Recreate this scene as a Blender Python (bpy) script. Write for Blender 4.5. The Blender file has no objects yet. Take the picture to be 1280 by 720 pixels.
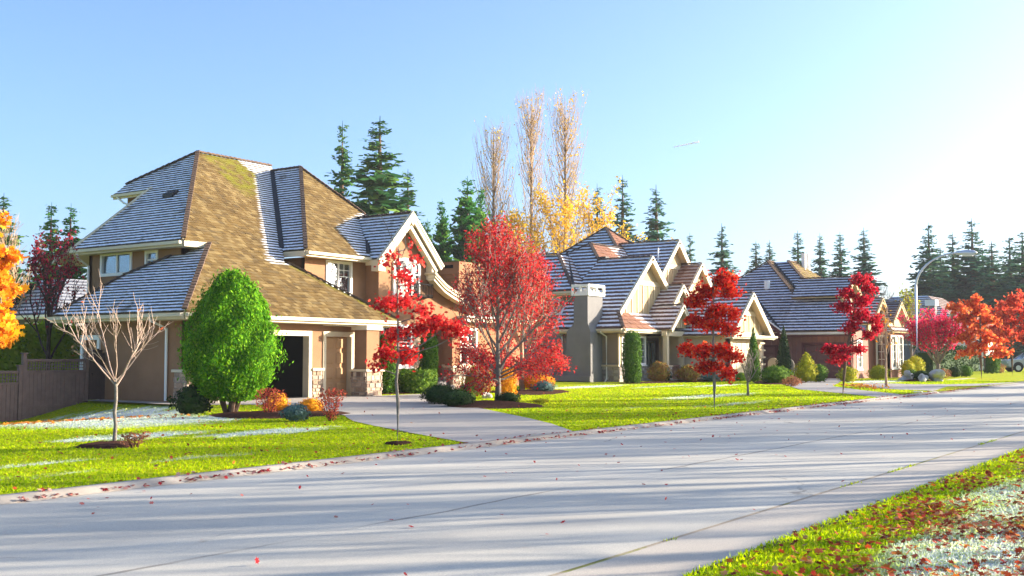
import bpy, bmesh, math, random
import numpy as np
from mathutils import Vector, Matrix
# ------------------------------------------------------------------ camera, sky, sun, exposure
# world axes: X runs along the street, Y points from the camera across the street to the houses
sc = bpy.context.scene
col = sc.collection
R = math.radians
cam = bpy.data.cameras.new('camera'); camo = bpy.data.objects.new('camera', cam); col.objects.link(camo)
camo.location = (0, 0, 1.65)
camo.rotation_euler = (R(90 + 3.556), 0, R(34.695 - 90))
cam.sensor_width = 36; cam.lens = 36 * 1384 / 1280; cam.clip_end = 9000; cam.clip_start = .1
sc.camera = camo
SUN_AZ, SUN_EL = -41.0, 14.0
sd = Vector((math.cos(R(SUN_AZ)) * math.cos(R(SUN_EL)), math.sin(R(SUN_AZ)) * math.cos(R(SUN_EL)), math.sin(R(SUN_EL))))
w = bpy.data.worlds.new('World'); sc.world = w; w.use_nodes = True
nt = w.node_tree; nt.nodes.clear()
sky = nt.nodes.new('ShaderNodeTexSky'); sky.sky_type = 'NISHITA'; sky.sun_disc = False
sky.sun_elevation = R(SUN_EL); sky.sun_rotation = R(90 - SUN_AZ)
sky.air_density = .7; sky.dust_density = 3.0; sky.ozone_density = 4.0; sky.altitude = 50
bg = nt.nodes.new('ShaderNodeBackground'); bg.inputs['Strength'].default_value = .145
wo = nt.nodes.new('ShaderNodeOutputWorld')
tn = nt.nodes.new('ShaderNodeMix'); tn.data_type = 'RGBA'; tn.blend_type = 'MULTIPLY'; tn.inputs[0].default_value = 1; tn.inputs[7].default_value = (1.01, .965, .90, 1)
nt.links.new(sky.outputs[0], tn.inputs[6]); nt.links.new(tn.outputs[2], bg.inputs[0]); nt.links.new(bg.outputs[0], wo.inputs[0])
sl = bpy.data.lights.new('sun', 'SUN'); sl.energy = 5.0; sl.angle = R(.5); sl.color = (1, .87, .70)
so = bpy.data.objects.new('sun', sl); col.objects.link(so); so.rotation_euler = sd.to_track_quat('Z', 'Y').to_euler()
so.location = (60, -60, 60)
vs = sc.view_settings; vs.view_transform = 'Standard'; vs.look = 'None'; vs.exposure = 1.75; vs.gamma = 1
vs.use_curve_mapping = False
sc.render.engine = 'CYCLES'

# ------------------------------------------------------------------ materials
def S(r, g, b):
    f = lambda c: ((c / 255 + .055) / 1.055) ** 2.4 if c > 10 else c / 255 / 12.92
    return (f(r), f(g), f(b), 1)
class NT:
    def __init__(s, name):
        s.m = bpy.data.materials.new(name); s.m.use_nodes = True; s.t = s.m.node_tree; s.t.nodes.clear()
        s.out = s.n('ShaderNodeOutputMaterial')
    def n(s, ty, **k):
        nd = s.t.nodes.new(ty)
        for a, v in k.items():
            if a.startswith('i_'): nd.inputs[a[2:].replace('_', ' ')].default_value = v
            else: setattr(nd, a, v)
        return nd
    def l(s, a, b): s.t.links.new(a, b)
    def math(s, op, a, b=None, c=None, clamp=False):
        nd = s.n('ShaderNodeMath', operation=op, use_clamp=clamp)
        for i, x in enumerate((a, b, c)):
            if x is None: continue
            if isinstance(x, (int, float)): nd.inputs[i].default_value = x
            else: s.l(x, nd.inputs[i])
        return nd.outputs[0]
    def mix(s, fac, a, b, mode='MIX'):
        nd = s.n('ShaderNodeMix', data_type='RGBA', blend_type=mode)
        for i, x in ((0, fac), (6, a), (7, b)):
            if isinstance(x, (int, float, tuple)): nd.inputs[i].default_value = x
            else: s.l(x, nd.inputs[i])
        return nd.outputs[2]
    def geo(s): return s.n('ShaderNodeNewGeometry').outputs['Position']
    def obj(s): return s.n('ShaderNodeTexCoord').outputs['Object']
    def noise(s, scale, vec=None, detail=4, rough=.6):
        nd = s.n('ShaderNodeTexNoise'); nd.inputs['Scale'].default_value = scale
        nd.inputs['Detail'].default_value = detail; nd.inputs['Roughness'].default_value = rough
        s.l(vec if vec is not None else s.geo(), nd.inputs['Vector']); return nd.outputs['Fac']
    def ramp(s, fac, stops):
        nd = s.n('ShaderNodeValToRGB'); e = nd.color_ramp.elements
        while len(e) > 1: e.remove(e[-1])
        e[0].position = stops[0][0]; e[0].color = stops[0][1]
        for p, c in stops[1:]:
            x = e.new(p); x.color = c
        s.l(fac, nd.inputs[0]); return nd.outputs[0]
    def step(s, x, a, b):
        nd = s.n('ShaderNodeMapRange', interpolation_type='SMOOTHSTEP')
        nd.inputs[1].default_value = a; nd.inputs[2].default_value = b; s.l(x, nd.inputs[0]); return nd.outputs[0]
    def attr(s, name): return s.n('ShaderNodeAttribute', attribute_name=name).outputs['Fac']
    def bsdf(s, colr, rough=.8, spec=.3, bump=None, bstr=.3, bdist=.02, metal=0, trans=0, tcol=None):
        b = s.n('ShaderNodeBsdfPrincipled')
        for nm, x in (('Base Color', colr), ('Roughness', rough), ('Specular IOR Level', spec), ('Metallic', metal)):
            if isinstance(x, (int, float, tuple)): b.inputs[nm].default_value = x
            else: s.l(x, b.inputs[nm])
        if bump is not None:
            bn = s.n('ShaderNodeBump'); bn.inputs['Strength'].default_value = bstr; bn.inputs['Distance'].default_value = bdist
            s.l(bump, bn.inputs['Height']); s.l(bn.outputs[0], b.inputs['Normal'])
        o = b.outputs[0]
        if trans:
            t = s.n('ShaderNodeBsdfTranslucent'); x = tcol if tcol is not None else colr
            if isinstance(x, tuple): t.inputs[0].default_value = x
            else: s.l(x, t.inputs[0])
            mx = s.n('ShaderNodeMixShader'); mx.inputs[0].default_value = trans
            s.l(o, mx.inputs[1]); s.l(t.outputs[0], mx.inputs[2]); o = mx.outputs[0]
        s.l(o, s.out.inputs['Surface']); return s.m
M = {}
def plain(name, c, var=.25, scale=3., rough=.8, bscale=60., bstr=.2, spec=.3, metal=0, dist=.01):
    a = NT(name); n1 = a.noise(scale, detail=5)
    c2 = tuple(x * (1 - var) for x in c[:3]) + (1,); c3 = tuple(min(1, x * (1 + var)) for x in c[:3]) + (1,)
    M[name] = a.bsdf(a.ramp(n1, [(.3, c2), (.7, c3)]), rough, spec, a.noise(bscale, detail=2) if bstr else None, bstr, dist, metal)
def leafm(name, cols, trans=.4, rough=.6):
    a = NT(name); r = a.attr('rnd')
    c = a.ramp(r, [(i / max(1, len(cols) - 1), x) for i, x in enumerate(cols)])
    n1 = a.noise(1.3, detail=2)
    c = a.mix(a.step(n1, .3, .75), c, a.mix(1.0, c, (.82, .82, .82, 1), 'MULTIPLY'))
    M[name] = a.bsdf(c, rough + .15, .1, trans=trans)
plain('stucco', S(146, 111, 83), .12, 1.2, .9, 45, .5, .1, dist=.02)
plain('stucco_grey', S(122, 120, 119), .1, 1.2, .9, 45, .4, .1)
plain('stucco_cream', S(200, 180, 150), .1, 1.5, .9, 45, .3, .1)
plain('cream', S(208, 194, 164), .06, 2, .55, 30, .05)
plain('cream2', S(204, 186, 152), .06, 2, .6, 30, .05)
plain('white', S(232, 230, 224), .04, 2, .45, 30, .03)
plain('siding', S(140, 124, 104), .1, 2, .75, 40, .1)
plain('gable_tan', S(178, 154, 114), .08, 2, .8, 40, .15)
plain('maroon_trim', S(98, 58, 56), .12, 2, .7, 30, .08)
plain('brown_siding', S(138, 96, 82), .12, 1.5, .8, 40, .15)
plain('garage_brown', S(116, 78, 70), .08, 1.5, .7, 40, .08)
plain('garage_tan', S(186, 148, 104), .07, 1.5, .7, 40, .08)
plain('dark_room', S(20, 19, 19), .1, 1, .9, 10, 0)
plain('fence_brown', S(112, 92, 84), .18, 4, .85, 50, .25)
plain('gate_brown', S(74, 60, 56), .15, 4, .85, 50, .25)
plain('iron', S(34, 32, 32), .1, 4, .85, 30, .05, .05)
plain('mortar', S(150, 140, 128), .15, 8, .95, 60, .3)
plain('concrete', S(158, 149, 137), .22, 1.4, .9, 90, .3)
plain('mulch', S(74, 46, 34), .5, 14, .95, 60, 1.0, .1, dist=.04)
plain('rock', S(188, 184, 178), .25, 4, .85, 18, .6, dist=.05)
plain('bark', S(104, 86, 72), .35, 9, .9, 40, .8, .1, dist=.02)
plain('bark_grey', S(128, 120, 110), .3, 12, .9, 40, .7, .1, dist=.02)
plain('bark_pale', S(176, 148, 122), .25, 8, .85, 40, .4, .1)
plain('twig_grey', S(168, 146, 132), .2, 8, .85, 40, .3, .1)
plain('bark_dark', S(62, 50, 46), .3, 8, .9, 40, .6, .1)
plain('poplar_wood', S(152, 128, 104), .25, 2, .9, 20, .2, .1)
plain('steel', S(206, 208, 212), .06, 2, .35, 20, .03, .5, .6)
plain('car_paint', S(186, 192, 200), .03, 1, .22, 5, 0, .6, .35)
plain('tyre', S(28, 28, 29), .1, 6, .85, 30, .1)
plain('rubber_dark', S(34, 36, 40), .1, 6, .6, 30, .1)
plain('lattice', S(122, 104, 94), .12, 4, .85, 50, .2)
a = NT('contrail'); M['contrail'] = a.bsdf((.95, .95, .95, 1), 1, 0, trans=.5)
a = NT('glass'); M['glass'] = a.bsdf(S(34, 40, 48), .04, .9)
a = NT('lamp_glass'); M['lamp_glass'] = a.bsdf(S(225, 228, 230), .2, .6)
a = NT('blind'); M['blind'] = a.bsdf(S(206, 196, 176), .9, .1)
a = NT('curtain'); M['curtain'] = a.bsdf(S(150, 158, 160), .9, .1)
# masonry: every stone keeps its own tone through the rnd attribute
a = NT('stone'); r = a.attr('rnd')
c = a.ramp(r, [(0, S(120, 100, 88)), (.3, S(176, 150, 124)), (.55, S(196, 176, 152)), (.75, S(150, 128, 112)), (1, S(208, 190, 168))])
M['stone'] = a.bsdf(a.mix(a.step(a.noise(14), .35, .7), c, a.mix(1., c, (.7, .7, .7, 1), 'MULTIPLY')), .9, .15, a.noise(35), .5, .02)
a = NT('stone_grey'); r = a.attr('rnd')
c = a.ramp(r, [(0, S(128, 122, 118)), (.4, S(160, 152, 146)), (.7, S(186, 176, 164)), (1, S(140, 130, 122))])
M['stone_grey'] = a.bsdf(a.mix(a.step(a.noise(14), .35, .7), c, a.mix(1., c, (.7, .7, .7, 1), 'MULTIPLY')), .9, .15, a.noise(35), .5, .02)
# roof coverings; frost lies on the upper part of each course and is set per roof slope by the frost attribute
def roofm(name, cols, moss, band, frostcol=(.92, .94, .97, 1)):
    a = NT(name); r = a.attr('rnd'); f = a.attr('frac')
    c = a.ramp(r, [(i / (len(cols) - 1), x) for i, x in enumerate(cols)])
    c = a.mix(a.step(a.noise(.7, detail=5), .35, .75), c, a.mix(1., c, (.72, .70, .68, 1), 'MULTIPLY'))
    mm = a.math('MULTIPLY', a.attr('moss'), a.step(a.noise(2.2, detail=5), .32, .6))
    c = a.mix(mm, c, moss)
    big = a.step(a.noise(.55, detail=4), .26, .38)
    fine = a.noise(9, detail=3)
    e = a.math('ADD', f, a.math('MULTIPLY', a.math('SUBTRACT', fine, .5), .45))
    bnd = a.step(e, band - .1, band + .1)
    c = a.mix(a.math('MULTIPLY', a.attr('frost'), .9), c, a.mix(1., c, (.42, .44, .48, 1), 'MULTIPLY'))   # shade painted in: shingle colour darkened and cooled wherever frost is set
    fr = a.math('MULTIPLY', a.math('MULTIPLY', a.attr('frost'), bnd), a.math('MAXIMUM', big, .3))
    fr = a.math('MULTIPLY', fr, .93)
    c = a.mix(fr, c, frostcol)
    M[name] = a.bsdf(c, .85, .2, a.noise(30, detail=3), .3, .01)
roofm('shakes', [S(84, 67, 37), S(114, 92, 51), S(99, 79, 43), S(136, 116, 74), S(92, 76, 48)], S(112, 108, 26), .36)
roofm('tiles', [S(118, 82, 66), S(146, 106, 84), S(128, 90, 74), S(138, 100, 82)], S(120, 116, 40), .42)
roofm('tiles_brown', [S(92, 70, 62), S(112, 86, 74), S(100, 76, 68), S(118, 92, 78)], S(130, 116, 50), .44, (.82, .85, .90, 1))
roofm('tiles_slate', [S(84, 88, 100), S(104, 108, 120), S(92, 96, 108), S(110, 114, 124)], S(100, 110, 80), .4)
plain('caps', S(96, 76, 62), .25, 3, .85, 30, .2)
plain('caps_dark', S(70, 58, 54), .25, 3, .85, 30, .2)
# foliage
leafm('lf_red', [S(120, 14, 26), S(214, 40, 42), S(236, 60, 56), S(186, 24, 44), S(246, 98, 78), S(206, 34, 58)], 0.45)
leafm('lf_scarlet', [S(128, 10, 18), S(232, 36, 30), S(246, 70, 42), S(196, 18, 34), S(250, 112, 54), S(224, 30, 44)], 0.45)
leafm('lf_crimson', [S(110, 8, 30), S(206, 24, 56), S(234, 48, 76), S(170, 16, 46), S(240, 84, 90), S(214, 30, 48)], 0.45)
leafm('lf_crimson2', [S(110, 18, 32), S(206, 40, 56), S(232, 64, 70), S(160, 26, 44), S(236, 96, 74), S(196, 32, 44), S(168, 84, 56)], 0.45)
leafm('lf_magenta', [S(215, 32, 86), S(244, 60, 110), S(176, 27, 79), S(250, 95, 124), S(220, 42, 72)], .55)
leafm('lf_orange', [S(190, 64, 40), S(238, 108, 66), S(246, 140, 76), S(218, 76, 54), S(248, 168, 84), S(236, 92, 60)], 0.5)
leafm('lf_rust', [S(170, 44, 44), S(228, 84, 62), S(240, 112, 74), S(200, 54, 52), S(246, 140, 84)], 0.5)
leafm('lf_gold', [S(240, 160, 20), S(248, 188, 30), S(232, 120, 20), S(250, 206, 60), S(226, 96, 24)], .5)
leafm('lf_plum', [S(112, 22, 44), S(186, 44, 64), S(90, 24, 48), S(206, 58, 70), S(140, 44, 76)], 0.4)
leafm('lf_cedar', [S(40, 92, 10), S(78, 142, 14), S(110, 170, 20), S(56, 116, 12), S(150, 196, 34), S(92, 156, 16)], 0.35)
leafm('lf_yew', [S(58, 96, 22), S(84, 124, 28), S(44, 78, 20), S(108, 142, 34)], .25)
leafm('lf_dark', [S(34, 58, 26), S(52, 78, 34), S(28, 46, 24), S(70, 92, 40)], .2)
leafm('lf_green', [S(72, 110, 30), S(104, 138, 38), S(58, 90, 30), S(136, 160, 50)], .3)
leafm('lf_hedge_sunlit', [S(120, 150, 24), S(160, 180, 30), S(96, 128, 22), S(186, 196, 44)], .45)  # sunlight painted into the leaves: brighter yellow-green for the hedge behind the fence
leafm('lf_yg', [S(150, 158, 30), S(182, 178, 36), S(120, 140, 30), S(200, 170, 40)], .35)
leafm('lf_mixed', [S(120, 130, 46), S(160, 140, 56), S(150, 86, 50), S(180, 150, 70), S(96, 112, 40), S(170, 70, 56)], .3)
leafm('lf_amber', [S(222, 150, 26), S(236, 176, 40), S(206, 122, 24), S(240, 190, 70)], .4)
leafm('lf_barberry', [S(170, 60, 56), S(190, 84, 66), S(140, 56, 48), S(196, 120, 70), S(176, 40, 60)], .35)
leafm('lf_blue', [S(66, 96, 92), S(96, 124, 118), S(56, 80, 80), S(120, 146, 138)], .2)
leafm('lf_brown', [S(150, 96, 66), S(176, 118, 84), S(130, 82, 58), S(190, 136, 100)], .3)
leafm('lf_fir', [S(44, 90, 50), S(70, 124, 62), S(38, 76, 52), S(118, 152, 62), S(58, 108, 66)], 0.3)
leafm('lf_fir_blue', [S(52, 98, 80), S(74, 126, 98), S(44, 82, 74), S(108, 146, 98), S(64, 114, 96)], 0.3)
leafm('lf_thuja', [S(44, 104, 46), S(70, 134, 48), S(38, 90, 46), S(116, 164, 50)], 0.35)
leafm('lf_poplar', [S(232, 190, 36), S(222, 172, 44), S(240, 208, 50), S(208, 160, 64)], 0.45)
leafm('lf_litter', [S(150, 44, 36), S(200, 84, 40), S(116, 44, 36), S(222, 126, 44), S(112, 66, 46), S(176, 60, 50), S(206, 160, 116), S(96, 50, 44)], 0.3)
leafm('lf_litter_red', [S(150, 30, 40), S(176, 48, 50), S(128, 36, 44), S(190, 90, 80), S(206, 170, 160)], .3)
leafm('lf_litter_gold', [S(220, 130, 34), S(236, 170, 50), S(190, 92, 34), S(210, 150, 90)], .3)

# frost on grass: patches where the long shadows have lain all morning; (u, v, ru, rv, strength)
FROST = [(16.4, 22.6, 4.0, 3.4, 1.0), (19.4, 28.0, 3.4, 4.2, 1.0), (13.6, 18.2, 2.6, .9, .85), (16.0, 17.0, 2.8, .9, .85), (19.2, 25.6, 2.2, 2.2, .8), (9.5, 15.0, 2.2, .6, .5),
         (11.5, 13.8, 2.8, .5, .45), (8.0, 13.5, 2.4, .5, .45), (9.6, 2.0, 3., 1.25, .8), (13.5, 2.3, 3.5, 1.2, .78), (18.5, 2.5, 4.5, 1., .72), (9., .2, 4., 1.6, .75), (44.5, 26.5, 6., 1.2, .85), (38., 17.5, 6., 1.1, .75), (33., 14.3, 5., .6, .55),
         (50., 22.5, 5., .9, .75), (62.5, 18.6, 4.6, 1.8, 1.0), (72., 16.2, 6., .7, .6), (47., 24., 5., .8, .6), (29.5, 15.6, 3., .6, .4)]
def frostmask(a, sharp=.18):
    pos = a.geo(); sep = a.n('ShaderNodeSeparateXYZ'); a.l(pos, sep.inputs[0])
    tot = None
    for (u, v, ru, rv, s) in FROST:
        du = a.math('MULTIPLY', a.math('SUBTRACT', sep.outputs[0], u), 1 / ru)
        dv = a.math('MULTIPLY', a.math('SUBTRACT', sep.outputs[1], v), 1 / rv)
        d = a.math('ADD', a.math('MULTIPLY', du, du), a.math('MULTIPLY', dv, dv))
        e = a.math('MULTIPLY', a.math('SUBTRACT', 1.0, d, clamp=True), s)
        tot = e if tot is None else a.math('MAXIMUM', tot, e)
    mp = a.n('ShaderNodeMapping'); a.l(pos, mp.inputs[0]); mp.inputs['Rotation'].default_value = (0, 0, R(36)); mp.inputs['Scale'].default_value = (.55, 1.7, 1)
    nn = a.noise(1.5, mp.outputs[0], 6, .68)
    n5 = a.noise(11, detail=4, rough=.7); nn = a.math('ADD', a.math('MULTIPLY', nn, .72), a.math('MULTIPLY', n5, .28))
    return a.step(a.math('ADD', a.math('MULTIPLY', tot, .5), a.math('SUBTRACT', nn, .5)), .17, .20 + sharp)
a = NT('lawn'); n1 = a.noise(.55, detail=5); n2 = a.noise(9, detail=4, rough=.7)
c = a.ramp(n2, [(.25, S(108, 130, 3)), (.5, S(156, 172, 3)), (.75, S(194, 198, 6))])
c = a.mix(a.step(n1, .35, .7), c, a.mix(1., c, (1.15, .98, .7, 1), 'MULTIPLY'))
c = a.mix(a.math('MULTIPLY', frostmask(a), .85), c, (.72, .78, .84, 1))
M['lawn'] = a.bsdf(c, .9, .1, a.noise(60, detail=4, rough=.8), .9, .04)
a = NT('grass'); r = a.attr('rnd')
c = a.ramp(r, [(0, S(118, 152, 2)), (.35, S(164, 188, 2)), (.65, S(198, 210, 3)), (.85, S(220, 220, 6)), (1, S(216, 200, 50))])
gp = a.step(a.noise(.5, detail=5, rough=.65), .38, .66); c = a.mix(gp, a.mix(1., c, (.74, .86, 1., 1), 'MULTIPLY'), c); c = a.mix(a.step(a.noise(4.5, detail=3), .56, .72), c, a.mix(1., c, (.8, .82, 1., 1), 'MULTIPLY'))
c = a.mix(a.math('MULTIPLY', frostmask(a), a.math('MULTIPLY', a.step(a.attr('tip'), -.2, .9), .85)), c, (.80, .85, .90, 1))
M['grass'] = a.bsdf(c, .7, .1, trans=.5)
# road: worn concrete-grey asphalt with a wandering seam, hairline cracks, stains
def roadm(name, c0, c1, seam=None):
    a = NT(name); pos = a.geo()
    n1 = a.noise(.35, detail=6); n2 = a.noise(70, detail=3, rough=.75)
    c = a.ramp(n1, [(.3, c0), (.7, c1)])
    c = a.mix(a.step(n2, .35, .7), a.mix(1., c, (.84, .84, .85, 1), 'MULTIPLY'), a.mix(1., c, (1.1, 1.09, 1.07, 1), 'MULTIPLY'))
    vo = a.n('ShaderNodeTexVoronoi', feature='DISTANCE_TO_EDGE'); vo.inputs['Scale'].default_value = .16
    wp = a.n('ShaderNodeVectorMath', operation='ADD'); nz = a.n('ShaderNodeTexNoise'); nz.inputs['Scale'].default_value = .9; nz.inputs['Detail'].default_value = 5
    a.l(pos, nz.inputs['Vector']); a.l(pos, wp.inputs[0]); sc_ = a.n('ShaderNodeVectorMath', operation='SCALE'); sc_.inputs['Scale'].default_value = 1.6
    a.l(nz.outputs['Color'], sc_.inputs[0]); a.l(sc_.outputs[0], wp.inputs[1]); a.l(wp.outputs[0], vo.inputs['Vector'])
    cr = a.math('MULTIPLY', a.math('SUBTRACT', 1., a.step(vo.outputs['Distance'], .0015, .006)), a.step(a.noise(.25), .5, .62))
    c = a.mix(a.math('MULTIPLY', cr, .55), c, S(70, 66, 62))
    if seam is not None:
        sep = a.n('ShaderNodeSeparateXYZ'); a.l(pos, sep.inputs[0])
        wob = a.math('MULTIPLY', a.math('SUBTRACT', a.noise(.5, detail=6), .5), .22)
        d = a.math('ABSOLUTE', a.math('SUBTRACT', a.math('ADD', sep.outputs[1], wob), seam))
        wd = a.math('MULTIPLY', a.noise(1.1, detail=3), .06)
        sm = a.math('LESS_THAN', d, wd)
        c = a.mix(a.math('MULTIPLY', a.math('MULTIPLY', sm, .6), a.step(a.noise(.32, detail=3), .36, .5)), c, S(96, 90, 82))
    st = a.step(a.noise(.12, detail=6, rough=.7), .5, .72); c = a.mix(a.math('MULTIPLY', st, .35), c, S(142, 136, 128))
    sep2 = a.n('ShaderNodeSeparateXYZ'); a.l(pos, sep2.inputs[0])
    for q in ((6.0, 8.9) if seam is not None else ()):
        tw = a.math('SUBTRACT', 1., a.step(a.math('ABSOLUTE', a.math('SUBTRACT', sep2.outputs[1], q)), .15, .8)); c = a.mix(a.math('MULTIPLY', tw, a.math('MULTIPLY', a.noise(.6, detail=4), .3)), c, S(146, 141, 134))
    sp = a.step(a.noise(26, detail=2), .66, .74); c = a.mix(a.math('MULTIPLY', sp, .3), c, S(110, 104, 98))
    M[name] = a.bsdf(c, .88, .25, n2, .35, .008)
roadm('road', S(176, 173, 163), S(194, 190, 178), 7.35)
roadm('drive', S(160, 154, 146), S(178, 171, 161))
roadm('asphalt2', S(150, 146, 142), S(168, 163, 156))
roadm('gutter', S(176, 168, 156), S(192, 184, 170))
a = NT('gapdirt'); c = a.mix(a.step(a.noise(1.2, detail=4), .52, .62), S(164, 154, 140), S(140, 142, 84)); M['gapdirt'] = a.bsdf(c, .95, .1, a.noise(40), .6, .02)
# ------------------------------------------------------------------ geometry helpers
class MB:
    """collects vertices, faces and per-vertex values, then links ONE mesh object"""
    def __init__(s): s.V = []; s.F = []; s.A = {}; s.n = 0
    def add(s, V, F, **at):
        V = np.asarray(V, dtype=float).reshape(-1, 3)
        if isinstance(F, np.ndarray): s.F.append(F + s.n)
        else:
            for f in F: s.F.append(np.asarray([f]) + s.n)
        for k in set(list(s.A) + list(at)):
            if k not in s.A: s.A[k] = [np.zeros(s.n)] if s.n else []
            x = at.get(k, 0.); s.A[k].append(np.full(len(V), x, float) if np.isscalar(x) else np.asarray(x, float))
        s.V.append(V); s.n += len(V); return s
    def mesh(s, name, off=(0, 0, 0), smooth=False):
        V = np.concatenate(s.V) - np.array(off, float)
        me = bpy.data.meshes.new(name)
        tot = np.concatenate([np.full(len(f), f.shape[1]) for f in s.F]).astype(np.int32)
        lp = np.concatenate([f.ravel() for f in s.F]).astype(np.int32)
        me.vertices.add(len(V)); me.vertices.foreach_set('co', V.astype(np.float32).ravel())
        me.loops.add(len(lp)); me.loops.foreach_set('vertex_index', lp)
        me.polygons.add(len(tot)); st = np.concatenate([[0], np.cumsum(tot)[:-1]]).astype(np.int32)
        me.polygons.foreach_set('loop_start', st); me.polygons.foreach_set('loop_total', tot)
        me.polygons.foreach_set('use_smooth', np.full(len(tot), smooth))
        for k, x in s.A.items():
            at = me.attributes.new(k, 'FLOAT', 'POINT'); at.data.foreach_set('value', np.concatenate(x).astype(np.float32))
        me.update(calc_edges=True); me.validate(); return me
    def obj(s, name, mat, parent=None, off=None, smooth=False, kind=None):
        if off is None: off = tuple(parent['_o']) if parent is not None else (0, 0, 0)
        me = s.mesh(name, off, smooth); me.materials.append(M[mat] if isinstance(mat, str) else mat)
        o = bpy.data.objects.new(name, me); col.objects.link(o); o.parent = parent
        if parent is not None: o['_o'] = off
        if kind: o['kind'] = kind
        return o
    def box(s, u0, u1, v0, v1, z0, z1, **at):
        V = [(x, y, z) for z in (z0, z1) for y in (v0, v1) for x in (u0, u1)]
        return s.add(V, np.array([(0, 2, 3, 1), (4, 5, 7, 6), (0, 1, 5, 4), (2, 6, 7, 3), (0, 4, 6, 2), (1, 3, 7, 5)]), **at)
    def beam(s, p0, p1, w, h, up=(0, 0, 1), dz=0, **at):
        p0 = np.array(p0, float); p1 = np.array(p1, float); d = p1 - p0; d /= np.linalg.norm(d)
        sd_ = np.cross(d, up)
        if np.linalg.norm(sd_) < 1e-4: sd_ = np.cross(d, (1, 0, 0))
        sd_ /= np.linalg.norm(sd_); t = np.cross(sd_, d); sd_ = sd_ * w / 2; t2 = t * h / 2; o = t * dz
        V = [p + a * sd_ + b * t2 + o for p in (p0, p1) for b in (-1, 1) for a in (-1, 1)]
        return s.add(V, np.array([(0, 1, 3, 2), (4, 6, 7, 5), (0, 4, 5, 1), (2, 3, 7, 6), (0, 2, 6, 4), (1, 5, 7, 3)]), **at)
    def prism(s, poly, off, **at):
        """planar polygon (3D points) extruded by the vector off"""
        n = len(poly); P0 = np.array(poly, float); V = np.concatenate([P0, P0 + np.array(off, float)])
        F = [tuple(range(n))[::-1], tuple(range(n, 2 * n))] + [(i, (i + 1) % n, n + (i + 1) % n, n + i) for i in range(n)]
        return s.add(V, F, **at)
    def tube(s, path, rad, sides=6, cap=True, **at):
        P = np.array(path, float); n = len(P); rad = np.full(n, rad, float) if np.isscalar(rad) else np.array(rad, float)
        T = np.gradient(P, axis=0); T /= np.linalg.norm(T, axis=1)[:, None] + 1e-9
        ref = np.array((0, 0, 1.)) if abs(T[:, 2].mean()) < .8 else np.array((1., 0, 0))
        A = np.cross(T, ref); A /= np.linalg.norm(A, axis=1)[:, None] + 1e-9; Bv = np.cross(T, A)
        th = np.arange(sides) * 2 * math.pi / sides
        V = (P[:, None] + rad[:, None, None] * (A[:, None] * np.cos(th)[None, :, None] + Bv[:, None] * np.sin(th)[None, :, None])).reshape(-1, 3)
        i = np.arange(n - 1)[:, None] * sides; j = np.arange(sides)[None]; k = (j + 1) % sides
        F = np.stack([i + j, i + k, i + sides + k, i + sides + j], -1).reshape(-1, 4)
        s.add(V, F, **at)
        if cap: s.F.append(np.array([list(range(sides))[::-1]]) + s.n - n * sides); s.F.append(np.array([list(range(sides))]) + s.n - sides)
        return s
def thing(name, loc, label, cat, group=None):
    o = bpy.data.objects.new(name, None); col.objects.link(o); o.location = loc; o['_o'] = tuple(loc); o.empty_display_size = .3
    return tag(o, label, cat, group)
def tag(o, label, cat=None, group=None, kind=None):
    o['label'] = label
    if cat: o['category'] = cat
    if group: o['group'] = group
    if kind: o['kind'] = kind
    return o
def solo(mb, name, mat, label, cat, loc=(0, 0, 0), group=None, kind=None, smooth=False):
    """a top-level thing that is one mesh; world-space vertices, origin at loc"""
    o = mb.obj(name, mat, None, loc, smooth); o.location = loc; return tag(o, label, cat, group, kind)
def copytree(o, loc, rot=0, scale=1, label=None, parent=None):
    c = o.copy(); col.objects.link(c); c.parent = parent
    if parent is None:
        c.location = loc; c.rotation_euler = (0, 0, rot); c.scale = (scale,) * 3 if np.isscalar(scale) else scale
        if label: c['label'] = label
    for ch in o.children: copytree(ch, None, parent=c)
    return c
def pl(axis, at, a_, z): return (a_, at, z) if axis == 'v' else (at, a_, z)
def g(u, v):
    """height of the land"""
    r = .003 * min(max(u - 5, 0), 150)
    if v < 3.66: return r + .05
    if v < 11.9: return r
    z = r + .06 + .005 * min(v - 11.9, 25)
    return z
def dip(u, v):
    f = lambda x, a_, b_: (lambda t: t * t * (3 - 2 * t))(min(1, max(0, (x - a_) / (b_ - a_))))
    return -.55 * f(v, 22, 31) * (1 - f(u, 19.3, 22.6))
def gz(u, v): return g(u, v) + (dip(u, v) if v > 12 else 0)
rng = np.random.default_rng(7)

# ------------------------------------------------------------------ land, road, kerbs, drives
us = np.unique(np.concatenate([[-3000, -800, -200, -60, -20, -5, 0], np.arange(5, 27, .5), np.arange(28, 60, 2), [70, 90, 120, 155, 200, 400, 900, 3500]]))
vb = np.unique(np.concatenate([[11.9, 12.0, 13, 14, 16, 18, 20], np.arange(21, 36, .5), [36.9, 40, 60, 100, 200, 500, 1200, 3500]]))
def sheet(name, ul, vl, zf, mat, label):
    V = [(u, v, zf(u, v)) for v in vl for u in ul]; nu = len(ul)
    F = np.array([(j * nu + i, j * nu + i + 1, (j + 1) * nu + i + 1, (j + 1) * nu + i) for j in range(len(vl) - 1) for i in range(nu - 1)])
    o = MB().add(V, F).obj(name, mat, smooth=True); return tag(o, label, kind='structure')
ground = sheet('ground', us, vb, gz, 'lawn', 'bright green lawns on the house side of the street with frost patches')
sheet('verge', us, [-3500, -900, -200, -60, -20, -8, -3, 0, 2, 3.66], lambda u, v: g(u, v) if v > -15 else g(u, 0) - .02, 'lawn', 'near grass verge with red leaves and frost beside the gutter')
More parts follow.
